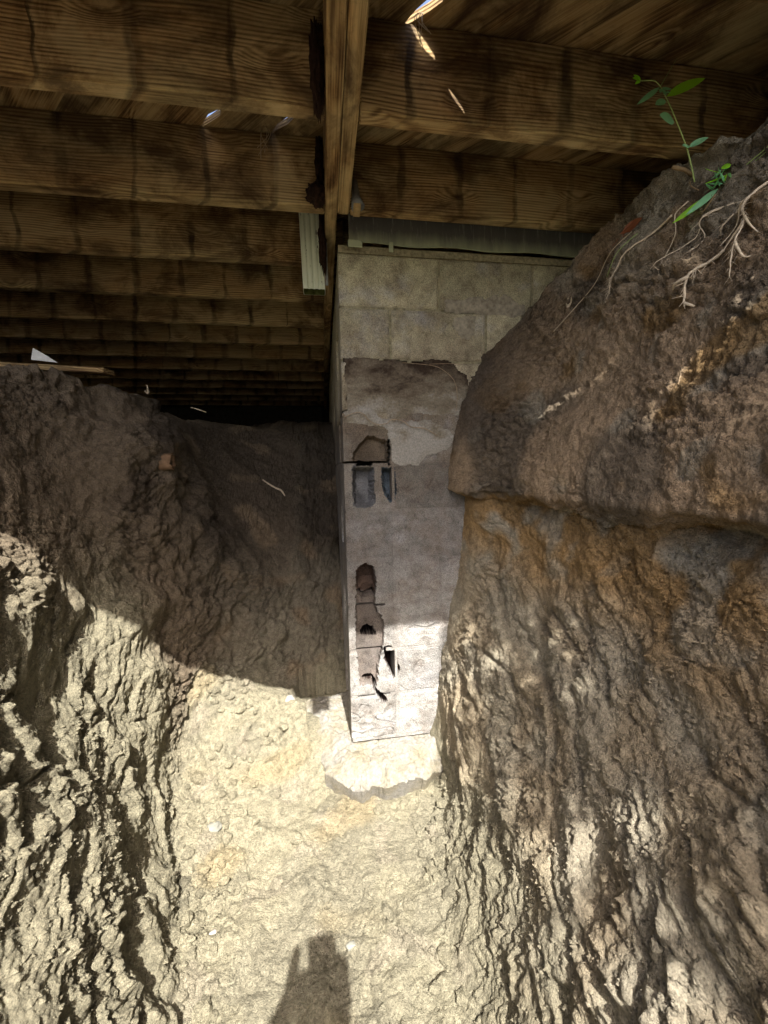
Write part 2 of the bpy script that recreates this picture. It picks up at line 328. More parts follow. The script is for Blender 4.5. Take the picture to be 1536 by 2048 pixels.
# stepped terraces / chunky shelves at left bottom
ch1, ch2, cc = worley(aniso(P+warp*.07, aL, 6.5, 9.))
d = d + left*ss(.1, -.3, zz)*ss(1.7, 1.5, yy)*((_r[cc, 2]-.5)*.026*ss(.02, .12, ch2-ch1) - .009*ss(.07, .0, ch2-ch1)*patch)
cr1, cr2, cc2 = worley(aniso(P+warp*.05, aR, 4.0, 9.))
d = d + right*(1-topz)*ss(1.75, 1.5, yy)*((_r[cc2, 2]-.5)*.026*ss(.02, .2, cr2-cr1) - .005*ss(.08, .0, cr2-cr1))
d = d + right*topz*((_r[cc2, 1]-.5)*.02*patch)
d = d + left*ss(1.5, 1.7, yy)*ss(2.4, 2.1, yy)*(fbm(P*5.+13, 4, .6)*.04) + right*ss(.3, .55, zz)*(fbm(P*9.+93, 4, .6)*.030)
d = d + rough*(1+.25*right*(1-topz))*(floor*.65+left*1.25*(.45+.8*fl2)+right*1.3*(.5+.7*fl2))
d = d + floor*ss(1.98, 2.2, yy)*ss(3.2, 2.9, yy)*(fbm(P*6.+23, 4, .62)*.05+rough*1.2) + floor*(.010*fbm(P*13+3, 3)+.012*ss(.1,.4,gnoise(P*7+52)))
# thin cracks in the floor
fk1, fk2, _ = worley(aniso(P+warp*.06, np.array([0, 1., 0]), 3.5, 9.))
crk = ss(.055, .0, fk2-fk1)*ss(.0, .3, gnoise(P*3.3+91))
d = d - floor*crk*.022
nw = right*ss(1.25, 1.4, yy)*ss(.0, .3, zz)
d = d*(1-.6*nw) + nw*(rough*1.5 + .008*fbm(P*22+3, 4, .65)) + right*topz*.006*fbm(P*26+13, 4, .65)
d = d*np.where(flat > .5, .35, 1.)*(0.25+.75*ss(-1.2, .2, yy))
# flatten towards the block wall and footing so soil meets them
d = np.where((xx > .0) & (np.abs(yy-1.645) < .10) & (right > .5), d*.45, d)
side = N + .55*np.array([0, 0, 1.])*((left+right)*ss(.1, .5, med))[:, None]*0
Q = P + side*d[:, None]
# keep the floor under the footing
FP = [(.09,2.15),(-.163,2.10),(-.184,1.951),(-.113,1.855),(-.098,1.741),(-.06,1.66),(-.035,1.60),(-.030,1.539),(.0,1.50),(.044,1.477),(.109,1.425),(.152,1.452),(.218,1.436),(.293,1.455),(.367,1.462),(.46,1.50),(.7,1.5),(.7,2.15)]
def inpoly2(x, z, poly=FP):
    n = len(poly); inside = np.zeros(x.shape, bool); dm = np.full(x.shape, 9.)
    for i in range(n):
        x1, z1 = poly[i]; x2, z2 = poly[(i+1) % n]
        c = ((z1 > z) != (z2 > z)) & (x < (x2-x1)*(z-z1)/((z2-z1) or 1e-9)+x1); inside ^= c
        ex, ez = x2-x1, z2-z1; t = np.clip(((x-x1)*ex+(z-z1)*ez)/(ex*ex+ez*ez), 0, 1)
        dm = np.minimum(dm, np.hypot(x-x1-t*ex, z-z1-t*ez))
    return np.where(inside, dm, -dm)
infoot = (Q[:, 0] > -.25) & (Q[:, 1] > 1.42) & (Q[:, 1] < 2.1) & (floor > .3)
fz = -1.215 - .085*ss(1.75, 1.45, Q[:, 1])
Q[:, 2] = np.where(infoot & (inpoly2(Q[:, 0], Q[:, 1]) > -.012), np.minimum(Q[:, 2], fz), Q[:, 2])

# colour of the soil itself (albedo)
def cl(*c): return np.array(c, float)[None, :]
def mixc(a, b, t): return a*(1-t[:, None]) + b*t[:, None]
TAN, GREY, BROWN, DARK, OCH, UMB = cl(.355, .325, .23), cl(.37, .33, .25), cl(.215, .17, .12), cl(.085, .066, .049), cl(.38, .23, .085), cl(.34, .25, .16)
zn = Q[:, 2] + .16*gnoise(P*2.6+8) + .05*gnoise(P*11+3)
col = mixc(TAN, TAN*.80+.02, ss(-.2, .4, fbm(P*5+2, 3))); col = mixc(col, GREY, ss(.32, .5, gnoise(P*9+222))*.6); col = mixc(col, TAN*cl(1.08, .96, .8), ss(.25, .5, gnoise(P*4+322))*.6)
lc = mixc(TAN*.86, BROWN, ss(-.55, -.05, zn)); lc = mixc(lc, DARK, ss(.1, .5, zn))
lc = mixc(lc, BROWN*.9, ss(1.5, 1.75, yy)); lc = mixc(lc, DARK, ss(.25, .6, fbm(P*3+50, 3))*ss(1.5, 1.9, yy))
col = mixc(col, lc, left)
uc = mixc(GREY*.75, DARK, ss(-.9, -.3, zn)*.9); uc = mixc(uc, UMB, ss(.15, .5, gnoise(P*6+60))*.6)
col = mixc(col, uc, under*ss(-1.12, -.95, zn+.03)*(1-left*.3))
rc = mixc(GREY, GREY*.8+OCH*.2, ss(-.2, .4, gnoise(P*7+14))); rc = mixc(rc, TAN*.8, ss(-.95, -1.25, zn))
rc = mixc(rc, OCH*.85, ss(-.60, -.26, zn)*ss(-.25, .25, fbm(P*6+21, 3)+.15)*.85)
rt_ = mixc(UMB, BROWN*.8, ss(.0, .35, gnoise(P*3.5+70))); rt_ = mixc(rt_, GREY*.9, ss(.3, .5, gnoise(P*8+33))*.6)
rt_ = mixc(rt_, OCH*.7, ss(.3, .5, gnoise(P*6+133))*.7); rt_ = mixc(rt_, GREY*1.05, ss(.45, .75, zn)*ss(-.3, .3, gnoise(P*6+3))*.9)
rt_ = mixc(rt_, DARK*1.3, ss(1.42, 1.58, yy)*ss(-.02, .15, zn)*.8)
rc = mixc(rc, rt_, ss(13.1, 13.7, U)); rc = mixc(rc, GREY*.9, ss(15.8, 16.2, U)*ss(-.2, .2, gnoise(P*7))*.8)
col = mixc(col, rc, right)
col = col*(1-.35*ss(.10, .0, w2-w1)*patch)[:, None]*(1+.10*(_r[c2, 2]-.5))[:, None]
col = np.clip(col, .01, .8)
Q = Q.reshape(NR, NC, 3); col = col.reshape(NR, NC, 3)
def patchmesh(name, c0, c1):
    Qs = Q[:, c0:c1+1].reshape(-1, 3); n = c1-c0+1
    idx = np.arange(NR*n).reshape(NR, n)
    f = np.stack([idx[:-1, :-1], idx[:-1, 1:], idx[1:, 1:], idx[1:, :-1]], -1).reshape(-1, 4)
    me = bpy.data.meshes.new(name); me.vertices.add(len(Qs)); me.vertices.foreach_set('co', Qs.ravel())
    me.loops.add(f.size); me.loops.foreach_set('vertex_index', f.ravel().astype(np.int32))
    me.polygons.add(len(f)); me.polygons.foreach_set('loop_start', (np.arange(len(f))*4).astype(np.int32))
    me.update(); a = me.color_attributes.new('tint', 'FLOAT_COLOR', 'POINT')
    cc = np.ones((len(Qs), 4), np.float32); cc[:, :3] = col[:, c0:c1+1].reshape(-1, 3); a.data.foreach_set('color', cc.ravel())
    o = link(name, me, SOIL); tag(o, kind='structure'); return o
ci = lambda u: int(np.argmin(np.abs(us-u)))
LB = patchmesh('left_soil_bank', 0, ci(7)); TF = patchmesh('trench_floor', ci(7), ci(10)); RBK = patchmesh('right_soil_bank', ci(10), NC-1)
tag(LB, 'tall dug soil bank left of the trench, sunlit streaks below and dark above'); tag(RBK, 'steep brown and ochre soil bank right of the trench, dappled with leaf shade')
tag(TF, 'pale tan clay floor of the dug trench')
# yard outside the trench
GRASSG = plain('grassy_ground', (.17, .17, .08), .95, 3, .4, .8)
o_, i_ = 400., 5.98
gv = [(-o_, -o_, .655), (o_, -o_, .655), (o_, o_, .655), (-o_, o_, .655), (-i_, -2.58, .655), (i_, -2.58, .655), (i_, 9.48, .655), (-i_, 9.48, .655)]
tag(mesh('ground', gv, [(0, 1, 5, 4), (1, 2, 6, 5), (2, 3, 7, 6), (3, 0, 4, 7)], GRASSG), 'grassy yard around the dug trench', kind='structure')

# ---------------- block wall ----------------
WY, X0, Z0, B = 1.645, .084, .847, .2032
wall = tag(empty('block_wall', (X0, WY, Z0-10*B)), 'grey concrete block foundation wall end with broken lower blocks', 'wall')
HOLES = [  # polygon (x,z), depth, wall softness
 ([(.115,.034),(.122,.074),(.148,.108),(.184,.144),(.21,.14),(.268,.12),(.271,.031)], .040, .012),
 ([(.268,.150),(.276,.150),(.276,.018),(.268,.018)], .10, .003),
 ([(.136,.042),(.2,.036),(.2,.018),(.136,.022)], .11, .003),
 ([(.116,.019),(.208,.014),(.210,-.135),(.191,-.154),(.135,-.156),(.116,-.141)], .075, .020),
 ([(.237,.013),(.296,.012),(.303,-.095),(.285,-.138),(.264,-.133),(.239,-.072)], .060, .020),
 ([(.119,-.434),(.128,-.41),(.143,-.396),(.165,-.389),(.19,-.405),(.202,-.421),(.206,-.47),(.205,-.509),(.2,-.537),(.14,-.544),(.121,-.525)], .085, .004),
 ([(.132,-.520),(.15,-.535),(.175,-.530),(.196,-.518),(.2,-.540),(.14,-.548)], .15, .003),
 ([(.117,-.525),(.2,-.537),(.203,-.586),(.215,-.61),(.230,-.632),(.236,-.66),(.241,-.70),(.230,-.767),(.209,-.845),(.205,-.92),(.19,-.937),(.125,-.933),(.119,-.837),(.113,-.746)], .032, .004),
 ([(.131,-.714),(.136,-.690),(.150,-.672),(.166,-.668),(.184,-.676),(.203,-.704),(.205,-.722)], .15, .003),
 ([(.232,-.765),(.257,-.760),(.275,-.776),(.283,-.779),(.291,-.825),(.304,-.87),(.29,-.911),(.272,-.916),(.255,-.872),(.233,-.82)], .13, .004),
 ([(.137,-.9),(.166,-.894),(.196,-.913),(.197,-.954),(.23,-.986),(.248,-1.011),(.234,-1.028),(.205,-1.006),(.186,-.953),(.178,-.918),(.143,-.921)], .10, .003),
]
def inpoly(x, z, poly):
    """signed distance-ish: >0 inside"""
    n = len(poly); inside = np.zeros(x.shape, bool); dm = np.full(x.shape, 9.)
    for i in range(n):
        x1, z1 = poly[i]; x2, z2 = poly[(i+1) % n]
        c = ((z1 > z) != (z2 > z)) & (x < (x2-x1)*(z-z1)/((z2-z1) or 1e-9)+x1); inside ^= c
        ex, ez = x2-x1, z2-z1; t = np.clip(((x-x1)*ex+(z-z1)*ez)/(ex*ex+ez*ez), 0, 1)
        dm = np.minimum(dm, np.hypot(x-x1-t*ex, z-z1-t*ez))
    return np.where(inside, dm, -dm)
HCOL = [(.20,.15,.10,.8),(.02,.02,.02,1),(.02,.02,.02,1),(.19,.20,.22,.75),(.09,.13,.17,.85),(.12,.075,.055,.95),(.02,.015,.012,1),(.19,.15,.125,.8),(.03,.02,.02,1),(.06,.035,.03,1),(.05,.03,.025,1)]  # hole colours: interior shade painted in, with some blue-grey staining
def front_block(x0, x1, z0, z1, step, seed, parent, mat):
    """closed block whose front face (towards -Y) is a relief grid"""
    nx = max(3, int((x1-x0)/step)+1); nz = max(3, int((z1-z0)/step)+1)
    X, Z = np.meshgrid(np.linspace(x0, x1, nx), np.linspace(z0, z1, nz)); x = X.ravel(); z = Z.ravel()
    pp = np.stack([x, z, np.full_like(x, seed*3.7)], 1)
    e = np.minimum(np.minimum(x-x0, x1-x), np.minimum(z-z0, z1-z))
    dep = (.0060 if z0 > .2 else .0022)*(1-ss(0, .009+.006*gnoise(pp*40), e)) + .0015*fbm(pp*30, 3) + .004*ss(.25, .5, gnoise(pp*14))*ss(0, .02, e)
    jx = .006*gnoise(pp*70)+.004*gnoise(pp*160+7); 
    stain_shade = np.zeros((len(x), 4), np.float32)
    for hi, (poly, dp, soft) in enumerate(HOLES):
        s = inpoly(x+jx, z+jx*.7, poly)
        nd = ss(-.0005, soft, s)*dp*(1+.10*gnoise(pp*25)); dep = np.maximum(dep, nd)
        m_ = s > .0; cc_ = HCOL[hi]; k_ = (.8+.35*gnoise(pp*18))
        stain_shade[m_, :3] = (np.array(cc_[:3])[None]*k_[:, None])[m_]; stain_shade[m_, 3] = cc_[3]
    low = ss(-1.0, -1.05, z)*ss(.30, .27, x)          # cracked, crumbling bottom block
    dep = dep + low*(.012*np.abs(fbm(pp*12+4, 3)) + .012*ss(.05, .0, np.abs(gnoise(pp*np.array([9, 14, 9])+2))))
    y = WY + dep
    n = nx*nz; V = np.stack([x, y, z], 1).tolist()
    idx = np.arange(n).reshape(nz, nx); F = []
    a = idx[:-1, :-1].ravel(); b = idx[:-1, 1:].ravel(); c = idx[1:, 1:].ravel(); d_ = idx[1:, :-1].ravel()
    F = np.stack([a, b, c, d_], 1).tolist()
    V += [(x0, WY+.19, z0), (x1, WY+.19, z0), (x1, WY+.19, z1), (x0, WY+.19, z1)]
    F += [tuple(idx[0, ::-1])+(n, n+1), tuple(idx[:, -1][::-1])+(n+1, n+2), tuple(idx[-1, :])+(n+2, n+3), tuple(idx[:, 0])+(n+3, n), (n+3, n+2, n+1, n)]
    o = mesh('block', V, F, mat, parent); a = o.data.color_attributes.new('stain_shade', 'FLOAT_COLOR', 'POINT')
    a.data.foreach_set('color', np.concatenate([stain_shade, np.zeros((4, 4), np.float32)]).ravel()); return o
J = .009
for k in range(10):
    z1 = Z0-k*B-J/2; z0 = Z0-(k+1)*B+J/2
    js = [0, 2, 4, 6, 8, 10] if k == 0 else ([0, 1, 3, 5, 7, 9, 11] if k in (1, 3, 4, 5, 7, 9) else [0, 1, 2, 4, 6, 8, 10])
    if k == 2: js = [0, 2, 4, 6, 8, 10]
    for a, b in zip(js[:-1], js[1:]):
        x0 = X0 + a*B + (J/2 if a else 0); x1 = X0 + b*B - J/2
        fine = .0022 if (a < 2 and k >= 3) else (.005 if a < 4 else .02)
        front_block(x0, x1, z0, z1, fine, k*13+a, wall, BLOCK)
# return of the wall running away under the deck (left side face)
me_r = boxme('block', .4064-J, .19, B-J, .004); 
for k in range(10):
    for j in range(6):
        o = link('block', me_r, BLOCK, wall)
        o.rotation_euler = (0, 0, R(90)); at(o, X0+.190+.001*random.uniform(-1, 1), WY+.2+j*.4064+(.2032 if k % 2 else 0), Z0-(k+1)*B+J/2)
# mortar joints, recessed behind the block faces
HV = []; HF = []; UV_ = []; UF_ = []
def addbox(V, F, x0, x1, y0, y1, z0, z1):
    b = len(V); V += [(x0,y0,z0),(x1,y0,z0),(x1,y1,z0),(x0,y1,z0),(x0,y0,z1),(x1,y0,z1),(x1,y1,z1),(x0,y1,z1)]
    F += [(b,b+3,b+2,b+1),(b+4,b+5,b+6,b+7),(b,b+1,b+5,b+4),(b+1,b+2,b+6,b+5),(b+2,b+3,b+7,b+6),(b+3,b,b+4,b+7)]
for k in range(0, 11):     # bed joints
    z = Z0-k*B
    if k == 0: addbox(UV_, UF_, X0+.002, X0+11*B, WY-.002, WY+.19, z-J/2, z+.022)
    elif k < 3: addbox(UV_, UF_, X0+.004, X0+11*B, WY+.0065, WY+.17, z-J/2-.001, z+J/2+.001)
    elif k == 4: addbox(HV, HF, X0+.19, X0+11*B, WY+.0018, WY+.17, z-J/2-.001, z+J/2+.001)
    elif k in (7, 8, 9): addbox(HV, HF, X0+.004, X0+.030, WY+.002, WY+.17, z-J/2-.001, z+J/2+.001)
    else: addbox(HV, HF, X0+.004, X0+11*B, WY+(.0045 if k < 4 else .0013), WY+.17, z-J/2-.001, z+J/2+.001)
    if k in (7, 8, 9): addbox(HV, HF, X0+(.16 if k < 9 else .175), X0+11*B, WY+.0016, WY+.06, z-J/2-.001, z+J/2+.001)
for k in range(10):        # head joints
    z1 = Z0-k*B-J/2; z0 = Z0-(k+1)*B+J/2
    js = [2, 4, 6, 8] if k in (0, 2) else ([1, 3, 5, 7, 9] if k in (1, 3, 4, 5, 7, 9) else [1, 2, 4, 6, 8])
    for a in js:
        if k == 3 and a == 1: continue
        addbox(*((UV_, UF_) if k < 3 else (HV, HF)), X0+a*B-J/2-.001, X0+a*B+J/2+.001, WY+(.0065 if k < 3 else .0014), WY+.17, z0, z1)
for k in range(1, 10): addbox(HV, HF, X0+.003, X0+.18, WY+.19, WY+2.7, Z0-k*B-J/2-.001, Z0-k*B+J/2+.001)
mesh('mortar', UV_, UF_, plain('mossy_mortar', (.25, .225, .14), .95, 70, .5, .8), wall)
o = mesh('mortar', HV, HF, BLOCK, wall)
for me_ in (o.data, me_r):
    a = me_.color_attributes.new('stain_shade', 'FLOAT_COLOR', 'POINT'); a.data.foreach_set('color', np.zeros(len(me_.vertices)*4, np.float32))
# smeared mortar patch (parge coat) across the third course
def slab_patch(name, pts, thick, mat, parent, seed, step=.006, yf=WY):
    xs = [q[0] for q in pts]; zs = [q[1] for q in pts]
    nx = int((max(xs)-min(xs)+.04)/step); nz = int((max(zs)-min(zs)+.04)/step)
    X, Z = np.meshgrid(np.linspace(min(xs)-.02, max(xs)+.02, nx), np.linspace(min(zs)-.02, max(zs)+.02, nz)); x = X.ravel(); z = Z.ravel()
    pp = np.stack([x, z, np.full_like(x, seed)], 1)
    s = inpoly(x+.02*fbm(pp*9, 3), z+.02*fbm(pp*9+9, 3), pts)
    t = ss(-.004, .03, s)*thick*(.7+.5*fbm(pp*14, 3)) - .004*(s < -.003)
    V = np.stack([x, yf-t, z], 1).tolist(); idx = np.arange(nx*nz).reshape(nz, nx)
    q = np.stack([idx[:-1, :-1], idx[:-1, 1:], idx[1:, 1:], idx[1:, :-1]], -1).reshape(-1, 4)
    keep = (s[q] > -.006).any(1); b = len(V)
    V2 = V + np.stack([x, np.full_like(x, yf+.004), z], 1).tolist()
    F = q[keep].tolist() + (q[keep][:, ::-1]+b).tolist()
    return mesh(name, V2, F, mat, parent, True)
pm_ = M('parge_coat', .95, .2); p = pm_.pos
zp_ = pm_.math('MULTIPLY', pm_.math('SUBTRACT', .33, pm_.n('SeparateXYZ', out=2, i_0=p)), 1.3)
c = pm_.ramp(pm_.math('ADD', zp_, pm_.noise(pm_.vmul(p, (7, 7, 12)), 1., 7, .65, .3)), [(.34, (.045, .030, .020)), (.47, (.15, .12, .085)), (.58, (.22, .19, .14)), (.72, (.34, .32, .28))])
pm_.col(pm_.mix(1., c, pm_.ramp(pm_.noise(p, 150, 5, .7), [(.3, .6), (.7, 1.25)]), 'MULTIPLY')); pm_.bump(pm_.noise(p, 60, 7, .75), .8, .004); PARGE = pm_.m
slab_patch('parge_patch', [(.10,.44),(.30,.435),(.50,.44),(.60,.40),(.62,.30),(.60,.22),(.42,.23),(.30,.22),(.20,.25),(.11,.24)], .006, PARGE, wall, 5.)
slab_patch('parge_patch', [(.09,.235),(.16,.27),(.20,.25),(.24,.215),(.30,.205),(.44,.20),(.52,.165),(.56,.13),(.52,.09),(.40,.02),(.34,.02),(.29,.03),(.285,.16),(.24,.18),(.16,.18),(.10,.19)], .007, PARGE, wall, 8.)
slab_patch('mortar_patch', [(.50,.68),(.60,.70),(.80,.70),(.86,.69),(.86,.645),(.60,.64),(.52,.64)], .004, MORT, wall, 11.)
slab_patch('mortar_patch', [(.56,.63),(.66,.62),(.64,.57),(.60,.52),(.57,.54)], .006, MORT, wall, 12.)

DARKC = plain('shade_dark_concrete', (.05, .045, .04), .95, 20, .4, .5)  # near-black colour paints in the deep shade under the deck
far = tag(empty('foundation_wall', (0, 6.3, .3)), 'dark concrete foundation wall closing the far end under the deck', 'wall')
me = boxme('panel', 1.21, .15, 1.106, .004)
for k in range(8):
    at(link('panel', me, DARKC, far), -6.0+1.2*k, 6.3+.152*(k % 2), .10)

for xw, sd_ in ((-3.85, 'left'), (3.25, 'right')):  # panels added to keep side daylight off the far joists
    sk_ = tag(empty('side_daylight_blocker', (xw, .4, .3)), 'added skirting closing the %s side of the space under the deck' % sd_, 'daylight_blocker')
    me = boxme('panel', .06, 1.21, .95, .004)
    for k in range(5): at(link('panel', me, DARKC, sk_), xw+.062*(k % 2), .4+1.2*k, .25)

# concrete footing
FP = [(.09,2.15),(-.163,2.10),(-.184,1.951),(-.113,1.855),(-.098,1.741),(-.06,1.66),(-.035,1.60),(-.030,1.539),(.0,1.50),(.044,1.477),(.109,1.425),(.152,1.452),(.218,1.436),(.293,1.455),(.367,1.462),(.46,1.50),(.7,1.5),(.7,2.15)]
def footing():
    st = .0045; x = np.arange(-.22, .72, st); y = np.arange(1.38, 2.16, st); X, Y = np.meshgrid(x, y); xr = X.ravel(); yr = Y.ravel()
    pp = np.stack([xr, yr, np.zeros_like(xr)], 1); s = inpoly(xr+.012*fbm(pp*14, 3), yr+.012*fbm(pp*14+5, 3), FP)
    z = -1.198 - .060*(1-ss(-.02, .09, s)) + .014*fbm(pp*9, 4, .6) + .004*fbm(pp*45+3, 3) - .006*ss(.04, .0, np.abs(gnoise(pp*8+3)))
    idx = np.arange(len(xr)).reshape(len(y), len(x)); q = np.stack([idx[:-1, :-1], idx[:-1, 1:], idx[1:, 1:], idx[1:, :-1]], -1).reshape(-1, 4)
    keep = (s[q] > 0).all(1); q = q[keep]; V = np.stack([xr, yr, z], 1).tolist(); F = q.tolist()
    from collections import Counter
    ed = Counter()
    for f in F:
        for a in range(4): ed[(f[a], f[(a+1) % 4])] += 1
    b = len(V); mp = {}
    for (a, c) in list(ed):
        if (c, a) not in ed:
            for w in (a, c):
                if w not in mp:
                    mp[w] = len(V); vx, vy, vz = V[w]; V.append((vx+(.01*gnoise(np.array([[vx*20, vy*20, 0]]))[0]), vy+.035, -1.345))
            F.append((a, mp[a], mp[c], c))
    used = sorted({i for f in F for i in f}); rem = {w: i for i, w in enumerate(used)}
    return mesh('concrete_footing', [V[w] for w in used], [tuple(rem[i] for i in f) for f in F], FOOT)
tag(footing(), 'rough concrete footing slab under the bottom of the block wall', 'footing')

# grey flashing strip between wall top and joist
fm = M('weathered_metal', .6, .4); p = fm.pos; z = fm.n('SeparateXYZ', out=2, i_0=p)
fz = fm.math('ADD', fm.math('MULTIPLY', fm.math('SUBTRACT', z, .868), 9.), fm.math('MULTIPLY', fm.math('SUBTRACT', fm.noise(fm.vmul(p, (30, 30, 4)), 1., 5, .6), .5), .6))
c = fm.ramp(fz, [(.0, (.34, .38, .24)), (.25, (.20, .22, .16)), (.55, (.085, .085, .08)), (1., (.05, .05, .055))])
c = fm.mix(fm.ramp(fm.noise(fm.vmul(p, (90, 90, 6)), 1., 4, .7), [(.55, 0.), (.75, .5)]), c, (.35, .36, .32)); fm.col(c); fm.bump(fm.noise(p, 80, 4), .3, .002)
fl = tag(empty('metal_flashing', (.13, 1.62, .87)), 'grey green stained flashing strip between wall top and joist', 'flashing')
V = []; F = []; n = 40
for i in range(n+1):
    x = .128 + i*(1.9/n); zb = .872 + .004*math.sin(i*.9) + .004*(i/n)
    for (y, zz_) in ((1.640, .985), (1.637, .93), (1.630, zb+.006), (1.622, zb), (1.625, zb-.002), (1.641, zb+.01)): V.append((x, y, zz_))
    if i:
        for k in range(5): a = (i-1)*6+k; F.append((a, a+1, a+7, a+6))
o = mesh('strip', V, F, fm.m, fl)
for x, w, h in ((.150, .055, .026), (.289, .018, .036)):
    o = link('tab', boxme('tab', w, .006, h, .002), fm.m, fl); at(o, x-w/2, 1.612, .876-h)

# ---------------- deck ----------------
deck = tag(empty('wooden_deck', (0, .19, .974)), 'weathered wooden deck seen from below, dark stained joists carrying diagonal boards', 'deck')
D0 = Vector(deck.location)
ZB, JH, JT = .974, .236, .045
L = 3.7
def timber(name, length, sy, sz, loc, rotz=0., mat=WOODJ, seed=0, sag=.002):
    me = boxme(name, length, sy, sz, .0035, 2); o = link(name, me, mat, deck)
    at(o, *loc); o.rotation_euler = (random.uniform(-.006, .006), 0, rotz); return o
for k in range(-1, 15):
    timber('joist', L, JT, JH, (.038-L, 1.19+.41*k, ZB+random.uniform(-.003, .003)), 0)
for k, y in enumerate([.78, 1.19, 1.600, 2.06, 2.47, 2.88]):
    timber('joist', 3.1, JT if k != 2 else .038, JH, (.134, y, ZB), 0)
# two-ply carrying beam
me = boxme('beam_ply', 6.6, .044, .236, .004, 2)
o = link('beam_ply', me, WOODB, deck); o.rotation_euler = (0, 0, R(90)); at(o, .0845, .2, ZB-.001)
me = boxme('beam_ply', 1.42, .043, .236, .004, 2)
o = link('beam_ply', me, WOODB, deck); o.rotation_euler = (0, 0, R(90)); at(o, .130, .215, ZB)
# rust hangers / rotten clumps at joist ends
# diagonal deck boards
ZD = ZB+JH+.0005; c0 = 1.46; DP = .2335
OPEN = [(c0-DP, 1.530, 1.595, .0145), (c0, 1.520, 1.595, .0160), (c0, 1.00, 1.078, .0095), (c0, 1.105, 1.189, .0165),
        (c0, .36, .66, .0200)]
def gw(c, y):
    g = .0003
    for (cc, y0, y1, w) in OPEN:
        if abs(cc-c) < .01: g = max(g, w*max(0., min(1, (y-y0)/.02, (y1-y)/.02))*(.85+.12*math.sin(y*140+c*9)+.12*math.sin(y*310)))
    return g
XL, XR, YA, YB = -3.7, 3.2, .17, 7.0
for i in range(-22, 38):
    ca = c0+DP*i; cb = ca+DP
    ya0, ya1 = max(YA, ca-XR), min(YB, ca-XL); yb0, yb1 = max(YA, cb-XR), min(YB, cb-XL)
    if ya1 <= ya0 or yb1 <= yb0: continue
    fine = -4 <= i <= 6; n = 180 if fine else 14
    V = []; F = []; dz = random.uniform(0, .0006)
    for j in range(n+1):
        t = j/n; t = t*t if fine else t
        A = ya0+(ya1-ya0)*t; Bq = yb0+(yb1-yb0)*t
        ga, gb = gw(ca, A)*1.4142, gw(cb, Bq)*1.4142
        pa = (ca+ga-A, A); pb = (cb-gb-Bq, Bq)
        for z in (ZD+dz, ZD+.022+dz): V += [(*pa, z), (*pb, z)]
        if j:
            b = (j-1)*4; F += [(b, b+4, b+5, b+1), (b+2, b+3, b+7, b+6), (b, b+2, b+6, b+4), (b+1, b+5, b+7, b+3)]
    F += [(0, 1, 3, 2), (n*4, n*4+2, n*4+3, n*4+1)]
    # local frame: x along the board
    ang = R(-45); ca_, sa_ = math.cos(-ang), math.sin(-ang); org = Vector((ca, 0, ZD))
    V = [((v[0]-org.x)*ca_-(v[1])*sa_, (v[0]-org.x)*sa_+(v[1])*ca_, v[2]-ZD) for v in V]
    o = mesh('deck_board', V, F, WOODD, deck); o.rotation_euler = (0, 0, ang); at(o, *org)

# ---------------- things on and around the banks ----------------
QF = Q.reshape(-1, 3)
_RB = Q[:, ci(10):ci(16.5)].reshape(-1, 3); _RB = _RB[(_RB[:, 1] > .3) & (_RB[:, 1] < 1.7)]
_LB = Q[:, :ci(7)].reshape(-1, 3); _LB = _LB[(_LB[:, 1] > .5) & (_LB[:, 1] < 3.2)]
_FL = Q[:, ci(6.5):ci(10)].reshape(-1, 3); _FL = _FL[(_FL[:, 1] > .4) & (_FL[:, 1] < 2.6)]
def onright(y, z, off=0.):
    k = np.argmin((_RB[:, 1]-y)**2 + (_RB[:, 2]-z)**2); return (float(_RB[k, 0])-off, y, z)
def onfloor(x, y, off=0.):
    k = np.argmin((_FL[:, 0]-x)**2 + (_FL[:, 1]-y)**2); return (x, y, float(_FL[k, 2])+off)
ROOTM = plain('root_skin', (.62, .52, .38), .8, 120, .25, .3)
ROOTD = plain('dark_root_skin', (.30, .22, .14), .85, 120, .3, .3)
STICKM = plain('dry_stick', (.34, .24, .13), .85, 80, .35, .4)
def smooth_path(pts, n=5):
    pts = [Vector(q) for q in pts]; out = []
    for i in range(len(pts)-1):
        p0 = pts[max(i-1, 0)]; p1 = pts[i]; p2 = pts[i+1]; p3 = pts[min(i+2, len(pts)-1)]
        for k in range(n):
            t = k/n; out.append(.5*((2*p1)+(p2-p0)*t+(2*p0-5*p1+4*p2-p3)*t*t+(3*p1-p0-3*p2+p3)*t**3))
    return out+[pts[-1]]
